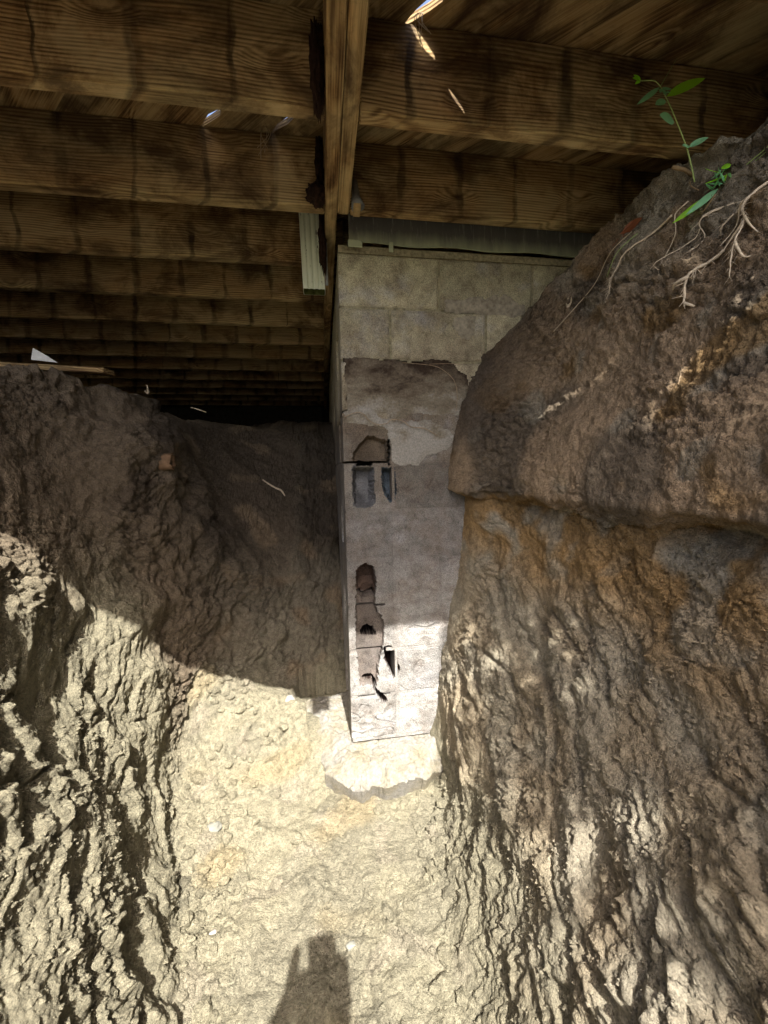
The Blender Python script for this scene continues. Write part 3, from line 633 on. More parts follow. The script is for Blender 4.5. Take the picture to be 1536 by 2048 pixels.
def root(label, pts, r0, r1, off0, off1, hairs=4, mat=ROOTM, seed=0, forks=()):
    rr = random.Random(seed); P3 = []
    for i, (y, z) in enumerate(pts):
        t = i/(len(pts)-1); P3.append(onright(y, z, off0+(off1-off0)*math.sin(t*math.pi*.75)))
    sp = smooth_path(P3); sp = [q+Vector((rr.uniform(-1, 1), rr.uniform(-1, 1), rr.uniform(-1, 1)))*.0012 for q in sp]; m = len(sp)
    paths = [(sp, [(r0+(r1-r0)*i/(m-1))*rr.uniform(.85, 1.2) for i in range(m)])]
    for fp in forks:
        Fp = smooth_path([sp[min(m-1, int(fp[0]*m))]]+[Vector(onright(y, z, off1*.9)) for y, z in fp[1]], 4); n = len(Fp)
        paths.append((Fp, [r0*.75*(1-i/n)+r1*.6 for i in range(n)]))
    for h in range(hairs*3):
        b = sp[rr.randrange(m//4, m)]; d = Vector((rr.uniform(-.8, 0), rr.uniform(-1, 1), rr.uniform(-1, .3))).normalized(); l = rr.uniform(.012, .035)
        paths.append(([b, b+d*l*.5+Vector((0, 0, -.002)), b+d*l+Vector((rr.uniform(-.004, .004), 0, -.006))], [r1*.45, r1*.3, r1*.15]))
    V, F = tubes(paths, 6); o = mesh('root', V, F, mat, None, True)
    return tag(o, label, 'root', 'pale roots hanging out of the right soil bank')
root('long forked pale root hanging highest at the right edge of the bank', [(.82,.65),(.834,.59),(.834,.55),(.835,.49),(.834,.425)], .0034, .0012, .004, .022, 12, ROOTM, 1, [(.45, [(.815,.53),(.80,.505)]), (.5, [(.86,.53),(.885,.50)]), (.2, [(.86,.60),(.885,.57),(.90,.53)]), (.7, [(.81,.46),(.80,.455)])])
root('thick cream root with a snapped white tip low in the dark face', [(.905,.525),(.93,.51),(.955,.49),(.96,.455),(.955,.41)], .0042, .0026, .004, .02, 7, ROOTM, 2, [(.55, [(.985,.478),(1.005,.47)]), (.95, [(.93,.40)])])
root('thin pale root arching down just below the weed tuft', [(.935,.655),(.985,.65),(1.01,.61),(1.045,.56),(1.055,.545)], .0018, .0009, .003, .02, 3, ROOTM, 3)
root('bluish pale root dropping from the crest under the seedling', [(1.06,.735),(1.08,.71),(1.075,.66),(1.09,.62),(1.10,.585)], .0022, .0010, .004, .015, 2, ROOTM, 4)
root('slender root hooking downward between the arching root and the forked one', [(.95,.65),(.985,.64),(.99,.60),(.975,.56)], .0020, .0010, .003, .018, 3, ROOTM, 5)
root('long pale root lying diagonally below the dead leaf', [(1.09,.715),(1.15,.70),(1.20,.67),(1.235,.64),(1.25,.60),(1.26,.57)], .0032, .0016, .006, .018, 9, ROOTM, 6)
root('short wispy root above the curled leaf', [(1.265,.62),(1.27,.58),(1.262,.54)], .0014, .0007, .004, .012, 3, ROOTM, 7)
root('thread-like brown root low on the brown face', [(.93,.27),(.925,.23),(.90,.19)], .0010, .0006, .003, .006, 1, ROOTD, 8)
root('stubby pale root poking out near the crest below the grass', [(.92,.62),(.945,.60),(.955,.585)], .0024, .0016, .004, .014, 2, ROOTM, 9)
# sun streak on the dark slope at the back, modelled as a pale tube
V, F = tubes([(smooth_path([(-.38,2.60,-.045),(-.34,2.60,-.075),(-.30,2.60,-.10),(-.27,2.60,-.115),(-.245,2.58,-.15)]), [.004, .004, .005, .004, .006, .005, .006, .006, .006, .005, .007, .006, .007, .006, .007, .006, .006, .006, .005, .004, .003])], 6)
tag(mesh('root', V, F, ROOTM, None, True), 'bright bent tube standing in for a sun streak on the dark slope behind the trench', 'root')
# hair root along the parge coat
V, F = tubes([(smooth_path([(.09,1.634,.215),(.135,1.630,.232),(.165,1.628,.228),(.19,1.626,.20),(.225,1.630,.185),(.265,1.630,.19)], 4), .0014), (smooth_path([(.265,1.630,.19),(.285,1.628,.205),(.33,1.628,.198),(.36,1.628,.175),(.42,1.628,.168),(.47,1.626,.14)], 4), .0017)], 5)
tag(mesh('root', V, F, ROOTD, None, True), 'thin brown root running across the face of the block wall', 'root')
V, F = tubes([(smooth_path([(.33,1.628,.43),(.45,1.624,.42),(.50,1.62,.40),(.545,1.622,.36),(.558,1.622,.30),(.555,1.63,.24)], 5), .0011), (smooth_path([(.44,1.624,.425),(.52,1.61,.425),(.56,1.60,.42)], 4), .0009)], 5)
tag(mesh('root', V, F, ROOTD, None, True), 'hair-thin root curving in an arc beside the soil on the wall', 'root')

# leaves
def leaf(name, base, tip, width, mat, parent=None, droop=.15, fold=.25, nrm=Vector((0, -1, .3))):
    base = Vector(base); tip = Vector(tip); ax = tip-base; L_ = ax.length; ax.normalize(); s = ax.cross(nrm).normalized(); n = s.cross(ax)
    V = []; F = []; K = 7
    for i in range(K+1):
        t = i/K; w = width*.5*(math.sin(math.pi*min(1, t**.8))**.75 if 0 < t < 1 else .03); c = base+ax*L_*t + n*(droop*L_*t*(1-t)*-1)
        for q, f in ((-1, fold), (-.5, fold*.4), (0, 0), (.5, fold*.4), (1, fold)): V.append(c + s*w*q + n*w*f)
        if i:
            for k in range(4): a = (i-1)*5+k; F.append((a, a+1, a+6, a+5))
    return mesh(name, V, F, mat, parent, True)
def leafmat(name, c, tr=.5):
    m = M(name, .5, .4); p = m.pos
    m.col(m.mix(1., c, m.ramp(m.noise(p, 60, 4), [(.3, .8), (.7, 1.15)]), 'MULTIPLY'))
    t = m.t.nodes.new('ShaderNodeBsdfTranslucent'); t.inputs[0].default_value = (c[0]*1.6, c[1]*1.6, c[2], 1)
    mx = m.t.nodes.new('ShaderNodeMixShader'); mx.inputs[0].default_value = tr
    m.t.links.new(m.b.outputs[0], mx.inputs[1]); m.t.links.new(t.outputs[0], mx.inputs[2]); m.t.links.new(mx.outputs[0], m.t.nodes['Material Output'].inputs[0])
    return m.m
LIME = leafmat('painted_sun_leaf', (.36, .80, .04), .6); SAGE = leafmat('sage_leaf', (.24, .55, .30), .35); STEMM = plain('green_stem', (.32, .42, .14), .6, 90, .2, .1)  # lime is brightened to paint in sunlight on these leaves
RUST = leafmat('dead_leaf_skin', (.22, .075, .03), .15); TANL = leafmat('dry_leaf_skin', (.46, .38, .27), .2)
sd = tag(empty('seedling', (1.059, 1.07, .80)), 'young green seedling with small oval leaves standing on the bank crest', 'plant')
stem = [onright(1.06, .80, -.004), (1.028, 1.06, .866), (.984, 1.06, .944), (.950, 1.06, .996), (.937, 1.06, 1.013)]
stem[0] = (1.062, 1.065, .79)
V, F = tubes([(smooth_path(stem), [.0022-.0011*i/20 for i in range(21)])], 6); mesh('stem', V, F, STEMM, sd, True)
V, F = tubes([(smooth_path([(.937,1.06,1.013),(.92,1.06,1.026),(.90,1.06,1.026),(.873,1.06,1.022)]), .0014)], 6); mesh('stem', V, F, STEMM, sd, True)
leaf('leaf', (.956,1.06,.993), (1.066,1.055,1.046), .028, LIME, sd, -.10, .12)
leaf('leaf', (.932,1.06,1.013), (.858,1.05,.954), .015, SAGE, sd, .1)
leaf('leaf', (.951,1.06,.984), (.909,1.045,.955), .021, SAGE, sd)
o = leaf('leaf', (.981,1.06,.934), (.928,1.05,.936), .040, SAGE, sd, .05, .1)
leaf('leaf', (1.032,1.06,.874), (1.082,1.05,.896), .017, SAGE, sd, -.1)
leaf('leaf', (1.032,1.06,.876), (1.002,1.05,.868), .015, SAGE, sd)
for b, t, w in (((.937,1.06,1.01), (.965,1.055,1.008), .012), ((.937,1.06,1.01), (.925,1.05,.99), .010), ((.94,1.06,1.01), (.945,1.05,.985), .012), ((.945,1.06,1.0), (.958,1.05,.995), .010)): leaf('leaf', b, t, w, SAGE, sd)
for b, t, w in (((.876,1.06,1.022), (.846,1.055,1.021), .014), ((.874,1.06,1.022), (.852,1.06,1.034), .012), ((.872,1.06,1.02), (.858,1.06,1.012), .010)): leaf('bud', b, t, w, LIME, sd, .2, .6)
V, F = tubes([(smooth_path([(.935,1.06,1.016),(.961,1.06,1.058),(.981,1.06,1.090)]), [.0012]*3+[.0009]*4+[.0004]*4)], 5); mesh('stem', V, F, STEMM, sd, True)
# weed tuft
wd = tag(empty('weed', onright(.96, .735)), 'small tangle of green weed leaves below the seedling', 'plant')
rr = random.Random(5)
for i in range(15):
    b = Vector(onright(.97+rr.uniform(-.03, .02), .735+rr.uniform(-.03, .03), .003)); d = Vector((rr.uniform(-.9, -.1), rr.uniform(-1, .9), rr.uniform(-.5, 1.2))).normalized()
    leaf('leaf', b, b+d*rr.uniform(.025, .05), rr.uniform(.006, .014), SAGE if i % 3 else LIME, wd)
for b, t in (((1.0,.985,.70), (.965,1.03,.655)), ((1.0,.97,.71), (.985,1.01,.665))): leaf('leaf', onright(b[1], b[2], .006), t, .017, LIME if b[1] > .98 else SAGE, wd)
pth = [onright(.965,.725,.008), onright(.92,.745,.012), onright(.88,.755,.012), onright(.82,.79,.015), onright(.76,.83,.02)]
V, F = tubes([(smooth_path(pth), .0016), (smooth_path([Vector(q)+Vector((-.003, .01, -.012)) for q in pth[:4]]), .0010)], 5); mesh('runner', V, F, STEMM, wd, True)
# long dry grass blades
def blade(label, pts, r, mat, g='dry grass blades on the bank crest'):
    V, F = tubes([(smooth_path(pts, 6), r)], 5); return tag(mesh('grass_blade', V, F, mat, None, True), label, 'grass blade', g)
blade('long pale grass blade arching down from the dead leaf to the wall', [onright(1.20,.73,.012), onright(1.25,.69,.02), onright(1.33,.63,.03), onright(1.39,.57,.03), onright(1.43,.50,.02)], .0016, TANL)
blade('short green grass blade beside the long pale one', [onright(1.19,.72,.01), onright(1.23,.68,.015), onright(1.29,.635,.01)], .0012, STEMM)
# dead leaves
dl = tag(empty('dead_leaf', onright(1.22, .745)), 'curled rust brown dead leaf on the bank crest', 'leaf')
b = Vector(onright(1.24, .735, .012)); leaf('blade', b, b+Vector((.022, -.055, .028)), .042, RUST, dl, .35, .7, Vector((-1, -.2, .3)))
b = Vector(onright(1.25, .735, .016)); leaf('blade', b+Vector((.0, -.005, .012)), b+Vector((.018, -.05, .034)), .022, RUST, dl, .3, -.4, Vector((-1, -.2, .5)))
V, F = tubes([([b, b+Vector((-.004, .02, -.012))], .0012)], 5); mesh('stalk', V, F, RUST, dl)
cl_ = tag(empty('curled_leaf', onright(1.425, .61)), 'pale curled dry leaf standing where the bank meets the wall', 'leaf')
b = Vector(onright(1.43, .60, .006)); leaf('blade', b+Vector((-.01, 0, -.015)), b+Vector((-.002, -.008, .03)), .020, TANL, cl_, .2, .8, Vector((-.4, -1, 0)))
V, F = tubes([([b+Vector((-.002, -.008, .028)), b+Vector((.002, -.004, .04))], .0009)], 5); mesh('stalk', V, F, TANL, cl_)
# short dry stick beside the seedling
V, F = tubes([([(1.022,1.10,.85), (1.06,1.10,.846), (1.10,1.11,.84)], [.0052, .0048, .0050])], 7)
tag(mesh('stick', V, F, STICKM, None, True), 'short dry stick poking out beside the seedling', 'stick')
V, F = tubes([(smooth_path([onright(1.09,.81,.004), onright(1.06,.775,.015), onright(1.03,.745,.012)]), .0015)], 5)
tag(mesh('twig', V, F, STICKM, None, True), 'thin twig below the base of the seedling', 'twig')
V, F = tubes([(smooth_path([onright(.99,.665,.01), onright(.955,.685,.016)]), .0022)], 5)
tag(mesh('twig', V, F, STICKM, None, True), 'short tan twig lying between the pale roots', 'twig')

# plank and paper scrap on the left bank
PLK = wood_mat('grey_plank_timber', .45, False)
o = link('plank', boxme('plank', .95, .09, .022, .002), PLK); o.location = (-1.86, 1.93, .478); o.rotation_euler = (R(4), R(2.6), R(-1.5)); tag(o, 'grey weathered plank lying on top of the left soil bank', 'plank')
PAP = plain('white_scrap', (.62, .64, .62), .7, 30, .12, .1)
V = [(0,0,0),(.10,0,-.010),(.012,.0,.048),(.05,.004,.025)]; V = [(a, b, c) for a, b, c in V] + [(a, b+.003, c) for a, b, c in V]
o = mesh('scrap', V, [(0,1,3,2),(4,6,7,5),(0,4,5,1),(1,5,7,3),(3,7,6,2),(2,6,4,0)], PAP); o.location = (-1.21, 1.95, .495); tag(o, 'white triangular scrap standing behind the grey plank', 'scrap')
for x_, y_, z_, l in ((-.36, 1.98, .345, 'tiny pale tag of root on the crest of the left bank'),):
    V, F = tubes([([(-.80,2.05,.375),(-.797,2.05,.40),(-.80,2.05,.415)], .003), ([(-.80,2.05,.375),(-.812,2.05,.39)], .002), ([(-.80,2.05,.375),(-.792,2.05,.388)], .002)], 5)
    tag(mesh('twig', V, F, ROOTM, None, True), 'tiny pale forked twig on the crest of the left bank', 'twig')
V, F = tubes([(smooth_path([(-.78,2.6,.40),(-.73,2.6,.385),(-.69,2.6,.37)]), .003)], 5)
tag(mesh('twig', V, F, ROOTM, None, True), 'pale straight twig in the dark gap behind the left bank', 'twig')
# clay pipe in the left bank
def pipe():
    V = []; F = []; n = 28; rr = random.Random(3); xs = np.linspace(-.98, -.655, 14)
    jag = [rr.uniform(-.012, .006) for _ in range(n)]
    for s, r in ((0, .036), (1, .031)):
        for i, x in enumerate(xs):
            for k in range(n):
                a = 2*math.pi*k/n; xx_ = x + (jag[k] if i == 13 else 0); q = r*(1+.03*math.sin(a*3+i*.7))
                V.append((xx_, 1.895+q*math.cos(a)*.9, .055+q*math.sin(a)))
    m = 14*n
    for i in range(13):
        for k in range(n):
            k2 = (k+1) % n; a = i*n
            F.append((a+k, a+k2, a+n+k2, a+n+k)); F.append((m+a+k, m+a+n+k, m+a+n+k2, m+a+k2))
    for k in range(n): k2 = (k+1) % n; a = 13*n; F.append((a+k, a+k2, m+a+k2, m+a+k))
    F.append(tuple(m+k for k in range(n)))
    o = mesh('clay_pipe', V, F, plain('clay', (.17, .105, .06), .9, 40, .4, .6), None, True); o.rotation_euler = (0, R(0), 0); return o
tag(pipe(), 'brown clay drain pipe stub sticking out of the left bank', 'pipe')

# downspout under the second joist
ds = tag(empty('downspout', (-.02, 1.84, .79)), 'pale green ribbed downspout hanging beside the beam', 'downspout')
dm = M('downspout_paint', .45, .5); p = dm.pos; zz2 = dm.n('SeparateXYZ', out=2, i_0=p)
st_ = dm.ramp(dm.noise(dm.vmul(p, (60, 60, 22)), 1., 6, .75), [(.60, 0.), (.66, .9)])
dm.col(dm.mix(st_, dm.mix(dm.ramp(dm.noise(p, 14, 4), [(.3, 0.), (.8, .5)]), (.78, .86, .72), (.62, .70, .50)), (.035, .02, .012))); 
def spout():
    # ribbed rectangular section, open bottom
    prof = []
    w, d = .092, .062
    for i in range(13):
        t = i/12; rib = .003*math.cos(t*math.pi*2*4) if .1 < t < .9 else .0; prof.append((-w/2+w*t, -d/2+rib))
    prof += [(w/2+.002, -d/4), (w/2+.002, d/4), (w/2, d/2), (0, d/2), (-w/2, d/2), (-w/2-.002, d/4), (-w/2-.002, -d/4)]
    n = len(prof); V = []; F = []; ZS = np.linspace(.785, 1.165, 12)
    for s in (1., .955):
        for z in ZS:
            for x, y in prof: V.append((-.012+x*s+(z-.785)*-.02, 1.865+y*s, z))
    m = 12*n
    for i in range(11):
        for k in range(n):
            k2 = (k+1) % n; a = i*n; F.append((a+k, a+k2, a+n+k2, a+n+k)); F.append((m+a+k, m+a+n+k, m+a+n+k2, m+a+k2))
    for k in range(n): k2 = (k+1) % n; F.append((k, m+k, m+k2, k2)); a = 11*n; F.append((a+k, a+k2, m+a+k2, m+a+k))
    o = mesh('tube', V, [f for f in F if min(f) < m], dm.m, ds, False)
    FI = [tuple(i-m for i in f) for f in F if min(f) >= m]+[tuple(11*n+k for k in range(n))]
    mesh('inner_wall', V[m:], FI, plain('shade_dark_inside', (.13, .16, .05), .9, 60, .5, .5), ds, False); return o  # inner shell coloured darker green to paint in the shade inside the tube
spout()
METAL = plain('galvanised_metal', (.30, .32, .33), .45, 40, .3, .2, .6)
at(link('strap', boxme('strap', .012, .004, .30, .001), METAL, ds), .037, 1.83, .80)
# small timber peg and rotten clumps on the beam
pg = tag(empty('timber_peg', (.150, 1.585, .93)), 'small cut timber peg end under the right side of the beam', 'timber peg')
at(link('peg', boxme('peg', .026, .05, .020, .002), plain('fresh_timber', (.55, .40, .20), .8, 60, .25, .3), pg), .142, 1.545, .945)
V, F = tubes([([(.150,1.58,1.06), (.153,1.575,1.0), (.160,1.57,.965)], [.010, .016, .026])], 9); mesh('sleeve', V, F, METAL, pg, True)
ROT = plain('rotten_wood', (.035, .018, .012), .98, 60, .6, 1.)
def clump(label, c, s, seed, n=900):
    bm = bmesh.new(); bmesh.ops.create_icosphere(bm, subdivisions=4, radius=1.)
    A = np.array([v.co[:] for v in bm.verts]); dd = 1+.45*fbm(A*1.7+seed, 4, .65)+.12*fbm(A*9+seed, 2)
    for v, k in zip(bm.verts, dd): v.co = Vector((c[0]+v.co.x*s[0]*k, c[1]+v.co.y*s[1]*k, c[2]+v.co.z*s[2]*k))
    me = bpy.data.meshes.new('rotten_clump'); bm.to_mesh(me); bm.free(); me.polygons.foreach_set('use_smooth', [True]*len(me.polygons))
    return tag(link('rotten_clump', me, ROT), label, 'debris', 'rotten clumps packed beside the beam')
clump('dark rotten clump at the end of the nearest joist beside the beam', (.020, 1.175, 1.06), (.018, .02, .10), 1.)
clump('ragged dark clump above the pale green downspout', (.010, 1.575, 1.00), (.034, .035, .035), 4.)
clump('tall dark clump on the end of the second joist beside the beam', (.024, 1.590, 1.12), (.016, .02, .08), 7.)
clump('stringy dark debris between the downspout and the beam', (.030, 1.80, .97), (.016, .03, .12), 9.)
# wisp of dry plant hanging from the deck gap
rr = random.Random(8); paths = []
for i in range(6):
    a = Vector((-.155+rr.uniform(-.01, .01), 1.56, 1.20)); paths.append((smooth_path([a, a+Vector((rr.uniform(-.02, .02), -.01, -.035)), a+Vector((rr.uniform(-.03, .01), -.012, -.07-rr.uniform(0, .05)))]), .0011))
V, F = tubes(paths, 5); tag(mesh('dry_wisp', V, F, TANL, None, True), 'dry tan plant wisp dangling from a gap in the left deck boards', 'plant debris')
rr = random.Random(9); paths = []
for i in range(5):
    a = Vector((.30+rr.uniform(-.01, .01), 1.16, 1.208)); paths.append((smooth_path([a, a+Vector((rr.uniform(-.02, .01), -.01, -.03)), a+Vector((rr.uniform(-.01, .03), -.012, -.05-rr.uniform(0, .06)))]), .0010))
V, F = tubes(paths, 5); tag(mesh('dry_wisp', V, F, TANL, None, True), 'dry wisp dangling below the bright gap right of the beam', 'plant debris')

# stones and crumbs
STONE = plain('pale_stone', (.34, .31, .27), .8, 30, .25, .4); STONE2 = plain('grey_stone', (.21, .21, .18), .85, 30, .25, .4)
def stone(label, c, s, seed, mat):
    bm = bmesh.new(); bmesh.ops.create_icosphere(bm, subdivisions=3, radius=1.)
    A = np.array([v.co[:] for v in bm.verts]); dd = 1+.35*fbm(A*1.1+seed, 2)
    for v, k in zip(bm.verts, dd): v.co = Vector((c[0]+v.co.x*s[0]*k, c[1]+v.co.y*s[1]*k, c[2]+v.co.z*s[2]*k))
    me = bpy.data.meshes.new('stone'); bm.to_mesh(me); bm.free(); me.polygons.foreach_set('use_smooth', [True]*len(me.polygons)); return tag(link('stone', me, mat), label, 'stone', 'stones in the trench floor')
stone('pale rounded stone embedded just left of the footing', onfloor(-.20, 1.86, .002), (.026, .024, .014), 1., STONE)
stone('flat grey stone set into the floor near the left bank', onfloor(-.44, 1.40, -.004), (.026, .022, .010), 2., STONE2)
stone('small white stone on the floor left of the shadow', onfloor(-.36, 1.08, -.001), (.010, .008, .007), 3., STONE)
stone('small grey stone on the floor right of the shadow', onfloor(.03, .98, .0), (.014, .010, .006), 4., STONE2)
def crumbs(n):
    up_ = NN.reshape(-1, 3)[:, 2]; ok = np.where((up_ > .35) & (QF[:, 1] > .5) & (QF[:, 1] < 2.1) & (QF[:, 0] > -1.0) & (QF[:, 0] < .9) & (QF[:, 2] < .2))[0]
    w = np.where(np.abs(QF[ok, 0]) < .42, .28, 1.); w /= w.sum()
    pick = rng.choice(ok, n, p=w); base = np.array([(1,0,0),(-1,0,0),(0,1,0),(0,-1,0),(0,0,1),(0,0,-1)], float); fc = np.array([(0,2,4),(2,1,4),(1,3,4),(3,0,4),(2,0,5),(1,2,5),(3,1,5),(0,3,5)])
    s = (.0022+.0085*rng.random(n)**4)[:, None, None]
    V = base[None]*(.6+.6*rng.random((n, 6, 1))); th = rng.random(n)*6.28; c, sn = np.cos(th)[:, None], np.sin(th)[:, None]
    V = np.stack([V[..., 0]*c-V[..., 1]*sn, V[..., 0]*sn+V[..., 1]*c, V[..., 2]*.8], -1)*s + QF[pick][:, None, :]
    F = (fc[None]+6*np.arange(n)[:, None, None]).reshape(-1, 3)
    me = bpy.data.meshes.new('soil_crumbs'); me.from_pydata(V.reshape(-1, 3).tolist(), [], F.tolist()); me.update()
    a = me.color_attributes.new('tint', 'FLOAT_COLOR', 'POINT'); cc = np.ones((n*6, 4), np.float32); cc[:, :3] = np.repeat(col.reshape(-1, 3)[pick], 6, 0); a.data.foreach_set('color', cc.ravel())
    return tag(link('soil_crumbs', me, SOIL), 'loose crumbs of dry clay scattered on the trench floor and ledges', 'soil crumbs', None, 'stuff')
crumbs(10000)
def clods(n):
    up_ = NN.reshape(-1, 3)[:, 2]; X_, Y_ = QF[:, 0], QF[:, 1]
    ok = np.where((up_ > .6) & (Y_ > .55) & (Y_ < 2.0) & (X_ > -.7) & (X_ < .5) & (QF[:, 2] < -.85) & (inpoly2(X_, Y_) < -.02))[0]
    w = np.exp(-np.minimum(np.abs(X_[ok]+.42), np.abs(X_[ok]-.36))/.07)+.03; w /= w.sum(); pick = rng.choice(ok, n, p=w)
    bm = bmesh.new(); bmesh.ops.create_icosphere(bm, subdivisions=2, radius=1.); base = np.array([v.co[:] for v in bm.verts]); fc = np.array([[v.index for v in f.verts] for f in bm.faces]); bm.free()
    V = []; F = []; CC = []
    for i, k in enumerate(pick):
        r_ = .006+.017*rng.random()**2.5; dd = 1+.45*fbm(base*1.3+i*3.1, 3, .6)
        V.append(base*dd[:, None]*r_*np.array([1, rng.uniform(.7, 1.2), .75]) + QF[k] + np.array([0, 0, r_*.25])); F.append(fc+len(base)*i); CC.append(np.repeat(col.reshape(-1, 3)[k][None]*rng.uniform(.85, 1.05), len(base), 0))
    me = bpy.data.meshes.new('soil_clods'); me.from_pydata(np.concatenate(V).tolist(), [], np.concatenate(F).tolist()); me.update()
    a = me.color_attributes.new('tint', 'FLOAT_COLOR', 'POINT'); cc = np.ones((len(base)*n, 4), np.float32); cc[:, :3] = np.concatenate(CC); a.data.foreach_set('color', cc.ravel())
    return tag(link('soil_clods', me, SOIL), 'fallen clods of clay along the foot of both banks', 'soil clods', None, 'stuff')
clods(420)

# ---------------- tree behind the photographer (casts the dappled shade on the right bank) ----------------
def shade_uv(P): return P[:, 0]-.0634*(P[:, 2]+1.3), P[:, 1]+.7815*(P[:, 2]+1.3)
DAP = [(.543,1.375,-.722,.05),(.587,1.317,-.678,.035),(.467,1.42,-.95,.05),(.468,1.515,-1.09,.03),(.562,.94,-.88,.022),(.44,1.2,-1.17,.04),(.40,1.37,-1.3,.05),
 (.49,.79,-.93,.05),(.54,.75,-.83,.06),(.526,.769,-.9,.03),(.555,.65,-.78,.03),(.32,1.147,-1.31,.05),(.35,1.08,-1.28,.05),(.43,.93,-1.12,.05),(.426,.893,-1.115,.04),
 (.35,.84,-1.21,.07),(.378,.832,-1.16,.04),(.427,.69,-1.1,.06),(.43,.645,-1.1,.06),(.396,.70,-1.145,.05),(.48,.6,-.93,.04),(.48,.55,-.93,.05),(.475,.52,-.91,.06),
 (.447,.698,-.977,.035),(.349,.777,-1.23,.06),(.346,.72,-1.22,.05),
 (.88,.96,.155,.03),(.90,.93,.195,.032),(.92,.90,.235,.032),(.93,.87,.27,.03),(.935,.846,.302,.03),(.95,.81,.36,.03),(.965,.79,.43,.045)]
DA = np.array(DAP); DU, DV = shade_uv(DA[:, :3])
def crown(n):
    nt = n//22; c = np.stack([rng.uniform(.25, 3.2, nt), rng.uniform(-3.6, -.2, nt), rng.uniform(1.75, 3.3, nt)], 1)
    Pl = (c[:, None, :] + rng.normal(size=(nt, 22, 3))*np.array([.085, .085, .06])).reshape(-1, 3)
    u, v = shade_uv(Pl); vc = shade_uv(np.repeat(c, 22, 0))[1]
    pp = np.stack([u*5, v*5, np.zeros_like(u)], 1)
    edge = .37+.045*v + .10*gnoise(pp) + .05*gnoise(pp*3)
    ok = (u > edge) & (v > -.9) & (v < 2.5) & (Pl[:, 2] > 1.55)
    fr = (u > edge) & (u < edge+.10) & (rng.random(len(u)) < .55); ok &= ~fr
    for a, b, r in zip(DU, DV, DA[:, 3]):
        an = np.arctan2(v-b, u-a); rr_ = r*1.3*(1+.3*np.sin(an*3+a*50)); ok &= ((u-a)**2+(v-b)**2 > rr_**2)
    Pl = Pl[ok]; m = len(Pl)
    ax = rng.normal(size=(m, 3)); ax[:, 2] = -np.abs(ax[:, 2])*.6; ax /= np.linalg.norm(ax, axis=1)[:, None]
    sd_ = np.cross(ax, rng.normal(size=(m, 3))); sd_ /= np.linalg.norm(sd_, axis=1)[:, None]; nn = np.cross(ax, sd_)
    L_ = rng.uniform(.04, .07, m)[:, None]; w = L_*.27
    V = np.stack([Pl, Pl+ax*L_*.45+sd_*w+nn*w*.3, Pl+ax*L_, Pl+ax*L_*.45-sd_*w+nn*w*.3], 1).reshape(-1, 3)
    i = 4*np.arange(m)[:, None]; F = np.concatenate([i+np.array([[0, 1, 2]]), i+np.array([[0, 2, 3]])], 0)
    return V, F
tr = tag(empty('tree', (2.9, -2.9, .66)), 'leafy tree behind the trench shading the right bank', 'tree')
V, F = crown(60000)
me = bpy.data.meshes.new('crown'); me.from_pydata(V.tolist(), [], F.tolist()); me.update(); o = link('crown', me, leafmat('tree_leaf', (.06, .11, .025), .25), tr); o['kind'] = 'stuff'
BARK = plain('bark', (.12, .09, .06), .95, 20, .4, .8)
tk = [(2.9,-2.9,.6),(2.88,-2.85,1.2),(2.75,-2.7,1.9),(2.6,-2.5,2.5),(2.4,-2.3,3.1)]
paths = [(smooth_path(tk), [.11-.085*i/20 for i in range(21)])]
rr = random.Random(12)
for i in range(16):
    a = Vector(smooth_path(tk)[rr.randrange(10, 20)]); b = Vector((rr.uniform(.9, 2.9), rr.uniform(-3.2, -.6), rr.uniform(1.9, 3.1)))
    pt = smooth_path([a, a.lerp(b, .5)+Vector((0, 0, .18)), b], 5); paths.append((pt, [.035*(1-k/len(pt))+.004 for k in range(len(pt))]))
V, F = tubes(paths, 8); mesh('trunk', V, F, BARK, tr, True)

# ---------------- photographer holding the phone ----------------
def skinned(name, verts, edges, radii, mat, parent=None, lvl=1, rootv=0):
    verts = [(a+.055, b+.13, c) if b < -.35 else (a, b, c) for a, b, c in verts]
    me = bpy.data.meshes.new(name); me.from_pydata(verts, edges, []); me.update(); o = link(name, me, mat, parent)
    sk = o.modifiers.new('skin', 'SKIN'); sk.use_smooth_shade = True; sub = o.modifiers.new('subsurf', 'SUBSURF'); sub.levels = sub.render_levels = lvl
    for i, r in enumerate(radii):
        sv = me.skin_vertices[0].data[i]; sv.radius = (r, r) if not hasattr(r, '__len__') else r; sv.use_root = (i == rootv)
    return o
SKIN = plain('skin', (.50, .30, .20), .6, 20, .08, .05); SHIRT = plain('work_shirt', (.10, .14, .22), .95, 40, .2, .3); PANTS = plain('work_trousers', (.06, .06, .07), .95, 40, .2, .3); HAIRM = plain('hair', (.05, .03, .02), .8, 200, .4, .5)
v = []; e = []; r = []
def add(p, rad, par=None):
    v.append(p); r.append(rad); i = len(v)-1
    if par is not None: e.append((par, i))
    return i
pel = add((0, -.66, -.38), (.15, .11)); wst = add((0, -.66, -.22), (.135, .10), pel); che = add((0, -.64, -.02), (.155, .11), wst); nb = add((0, -.62, .12), (.07, .06), che)
nk = add((0, -.61, .17), .052, nb); hd0 = add((0, -.60, .23), (.068, .078), nk); hd1 = add((0, -.60, .30), (.075, .09), hd0); hd2 = add((0, -.61, .37), (.055, .07), hd1)
add((0, -.505, .25), .012, hd0)
arms = {}
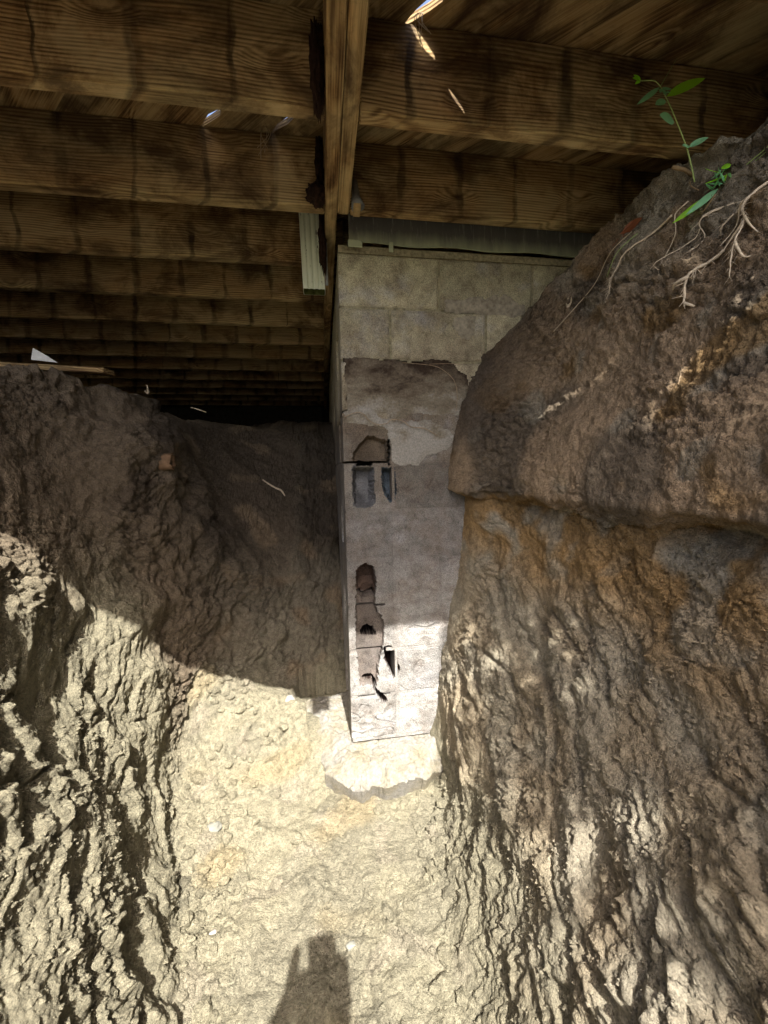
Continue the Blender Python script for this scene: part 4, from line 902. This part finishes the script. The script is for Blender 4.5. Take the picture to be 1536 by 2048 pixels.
for s in (-1, 1):
    sh = add((s*.17, -.62, .07), .062, che); el = add((-.28, -.40, -.20) if s < 0 else (.11, -.40, -.22), .044, sh)
    if s < 0: wr = add((-.098, -.125, -.125), .029, el); pm = add((-.052, -.058, -.115), (.018, .030), wr)
    else: wr = add((.055, -.12, -.20), .040, el); pm = add((.050, -.048, -.165), (.036, .040), wr)
    if s > 0:
        for k, (dz, ln) in enumerate(((.038, .052), (.016, .060), (-.006, .055), (-.028, .045))):
            a = add((.092, -.046, -.105+dz*.9), .0095, pm); b = add((.090, -.024, -.100+dz), .0085, a); add((.068, -.010, -.102+dz), .0070, b)
        a = add((.060, -.052, -.115), .0120, pm); add((.040, -.040, -.085), .0095, a)
    else:
        a = add((-.050, -.050, -.060), .0150, pm); b = add((-.040, -.040, -.022), .0140, a); add((-.033, -.032, .012), .0115, b)
        for dz in (-.098, -.118, -.138):
            a = add((-.050, -.040, dz), .0088, pm); b = add((-.030, -.014, dz+.002), .0078, a); add((-.004, -.009, dz+.004), .0066, b)
        a = add((-.040, -.052, -.090), .0095, pm); add((-.014, -.036, -.100), .0080, a)
for s in (-1, 1):
    hp = add((s*.09, -.66, -.48), .088, pel); kn = add((s*.11, -.60, -.86), .058, hp); an = add((s*.12, -.64, -1.235), .038, kn); ft = add((s*.13, -.52, -1.275), .034, an); add((s*.135, -.43, -1.285), .024, ft)
person = skinned('person', v, e, r, SKIN, None, 2)
tag(person, 'person in a dark work shirt holding up a phone, photographing the wall', 'person')
hv = [(0, -.62, .30), (0, -.63, .375), (0, -.68, .30)]; skinned('hair', hv, [(0, 1), (0, 2)], [(.082, .085), (.066, .074), (.05, .06)], HAIRM, person)
sv_ = [v[pel], v[wst], v[che]]; se = [(0, 1), (1, 2)]; sr = [(.158, .118), (.148, .112), (.168, .122)]
for s, w_ in ((-1, (-.135, -.20, -.14)), (1, (.060, -.15, -.150))):
    b = len(sv_); sv_ += [(s*.17, -.62, .07), (-.28, -.40, -.20) if s < 0 else (.11, -.40, -.22), w_]; se += [(2, b), (b, b+1), (b+1, b+2)]; sr += [.072, .054, .042] if s < 0 else [.078, .072, .062]
skinned('shirt', sv_, se, sr, SHIRT, person, 2)
pv = [(0, -.66, -.36), (0, -.66, -.42)]; pe = [(0, 1)]; pr = [(.160, .122), (.162, .125)]
for s in (-1, 1):
    b = len(pv); pv += [(s*.09, -.66, -.50), (s*.11, -.60, -.86), (s*.12, -.64, -1.20)]; pe += [(1, b), (b, b+1), (b+1, b+2)]; pr += [.098, .070, .056]
skinned('trousers', pv, pe, pr, PANTS, person, 2)
ph = tag(empty('phone', (0, -.014, -.06)), 'black phone held upright in both hands', 'phone')
o = link('case', boxme('case', .078, .009, .155, .004, 3), plain('black_plastic', (.02, .02, .022), .4, 30, .1, 0, .5), ph); at(o, -.007, -.019, -.145)
o = link('screen', boxme('screen', .072, .001, .149, .0004), plain('phone_glass', (.05, .06, .07), .1, 30, .1, 0, .5), ph); at(o, -.004, -.0202, -.142)

# planter added unseen on the deck boards, stopping sun through the left gaps
pb = tag(empty('sun_blocker_box', (-.25, 1.34, 1.234)), 'low cedar planter box added unseen on the deck boards to stop sun at the gaps', 'sun_blocker')
CED = wood_mat('cedar', 0., False)
for nm, sx, sy, sz, x, y in (('side_board', .62, .02, .26, -.53, 1.27), ('side_board', .62, .02, .26, -.53, 1.40), ('end_board', .02, .11, .26, -.53, 1.29), ('end_board', .02, .11, .26, .07, 1.29)):
    at(link(nm, boxme(nm, sx, sy, sz, .002), CED, pb), x, y, 1.236)
at(link('blocker_fill', boxme('blocker_fill', .578, .108, .21, .002), ROT, pb), -.509, 1.291, 1.237)
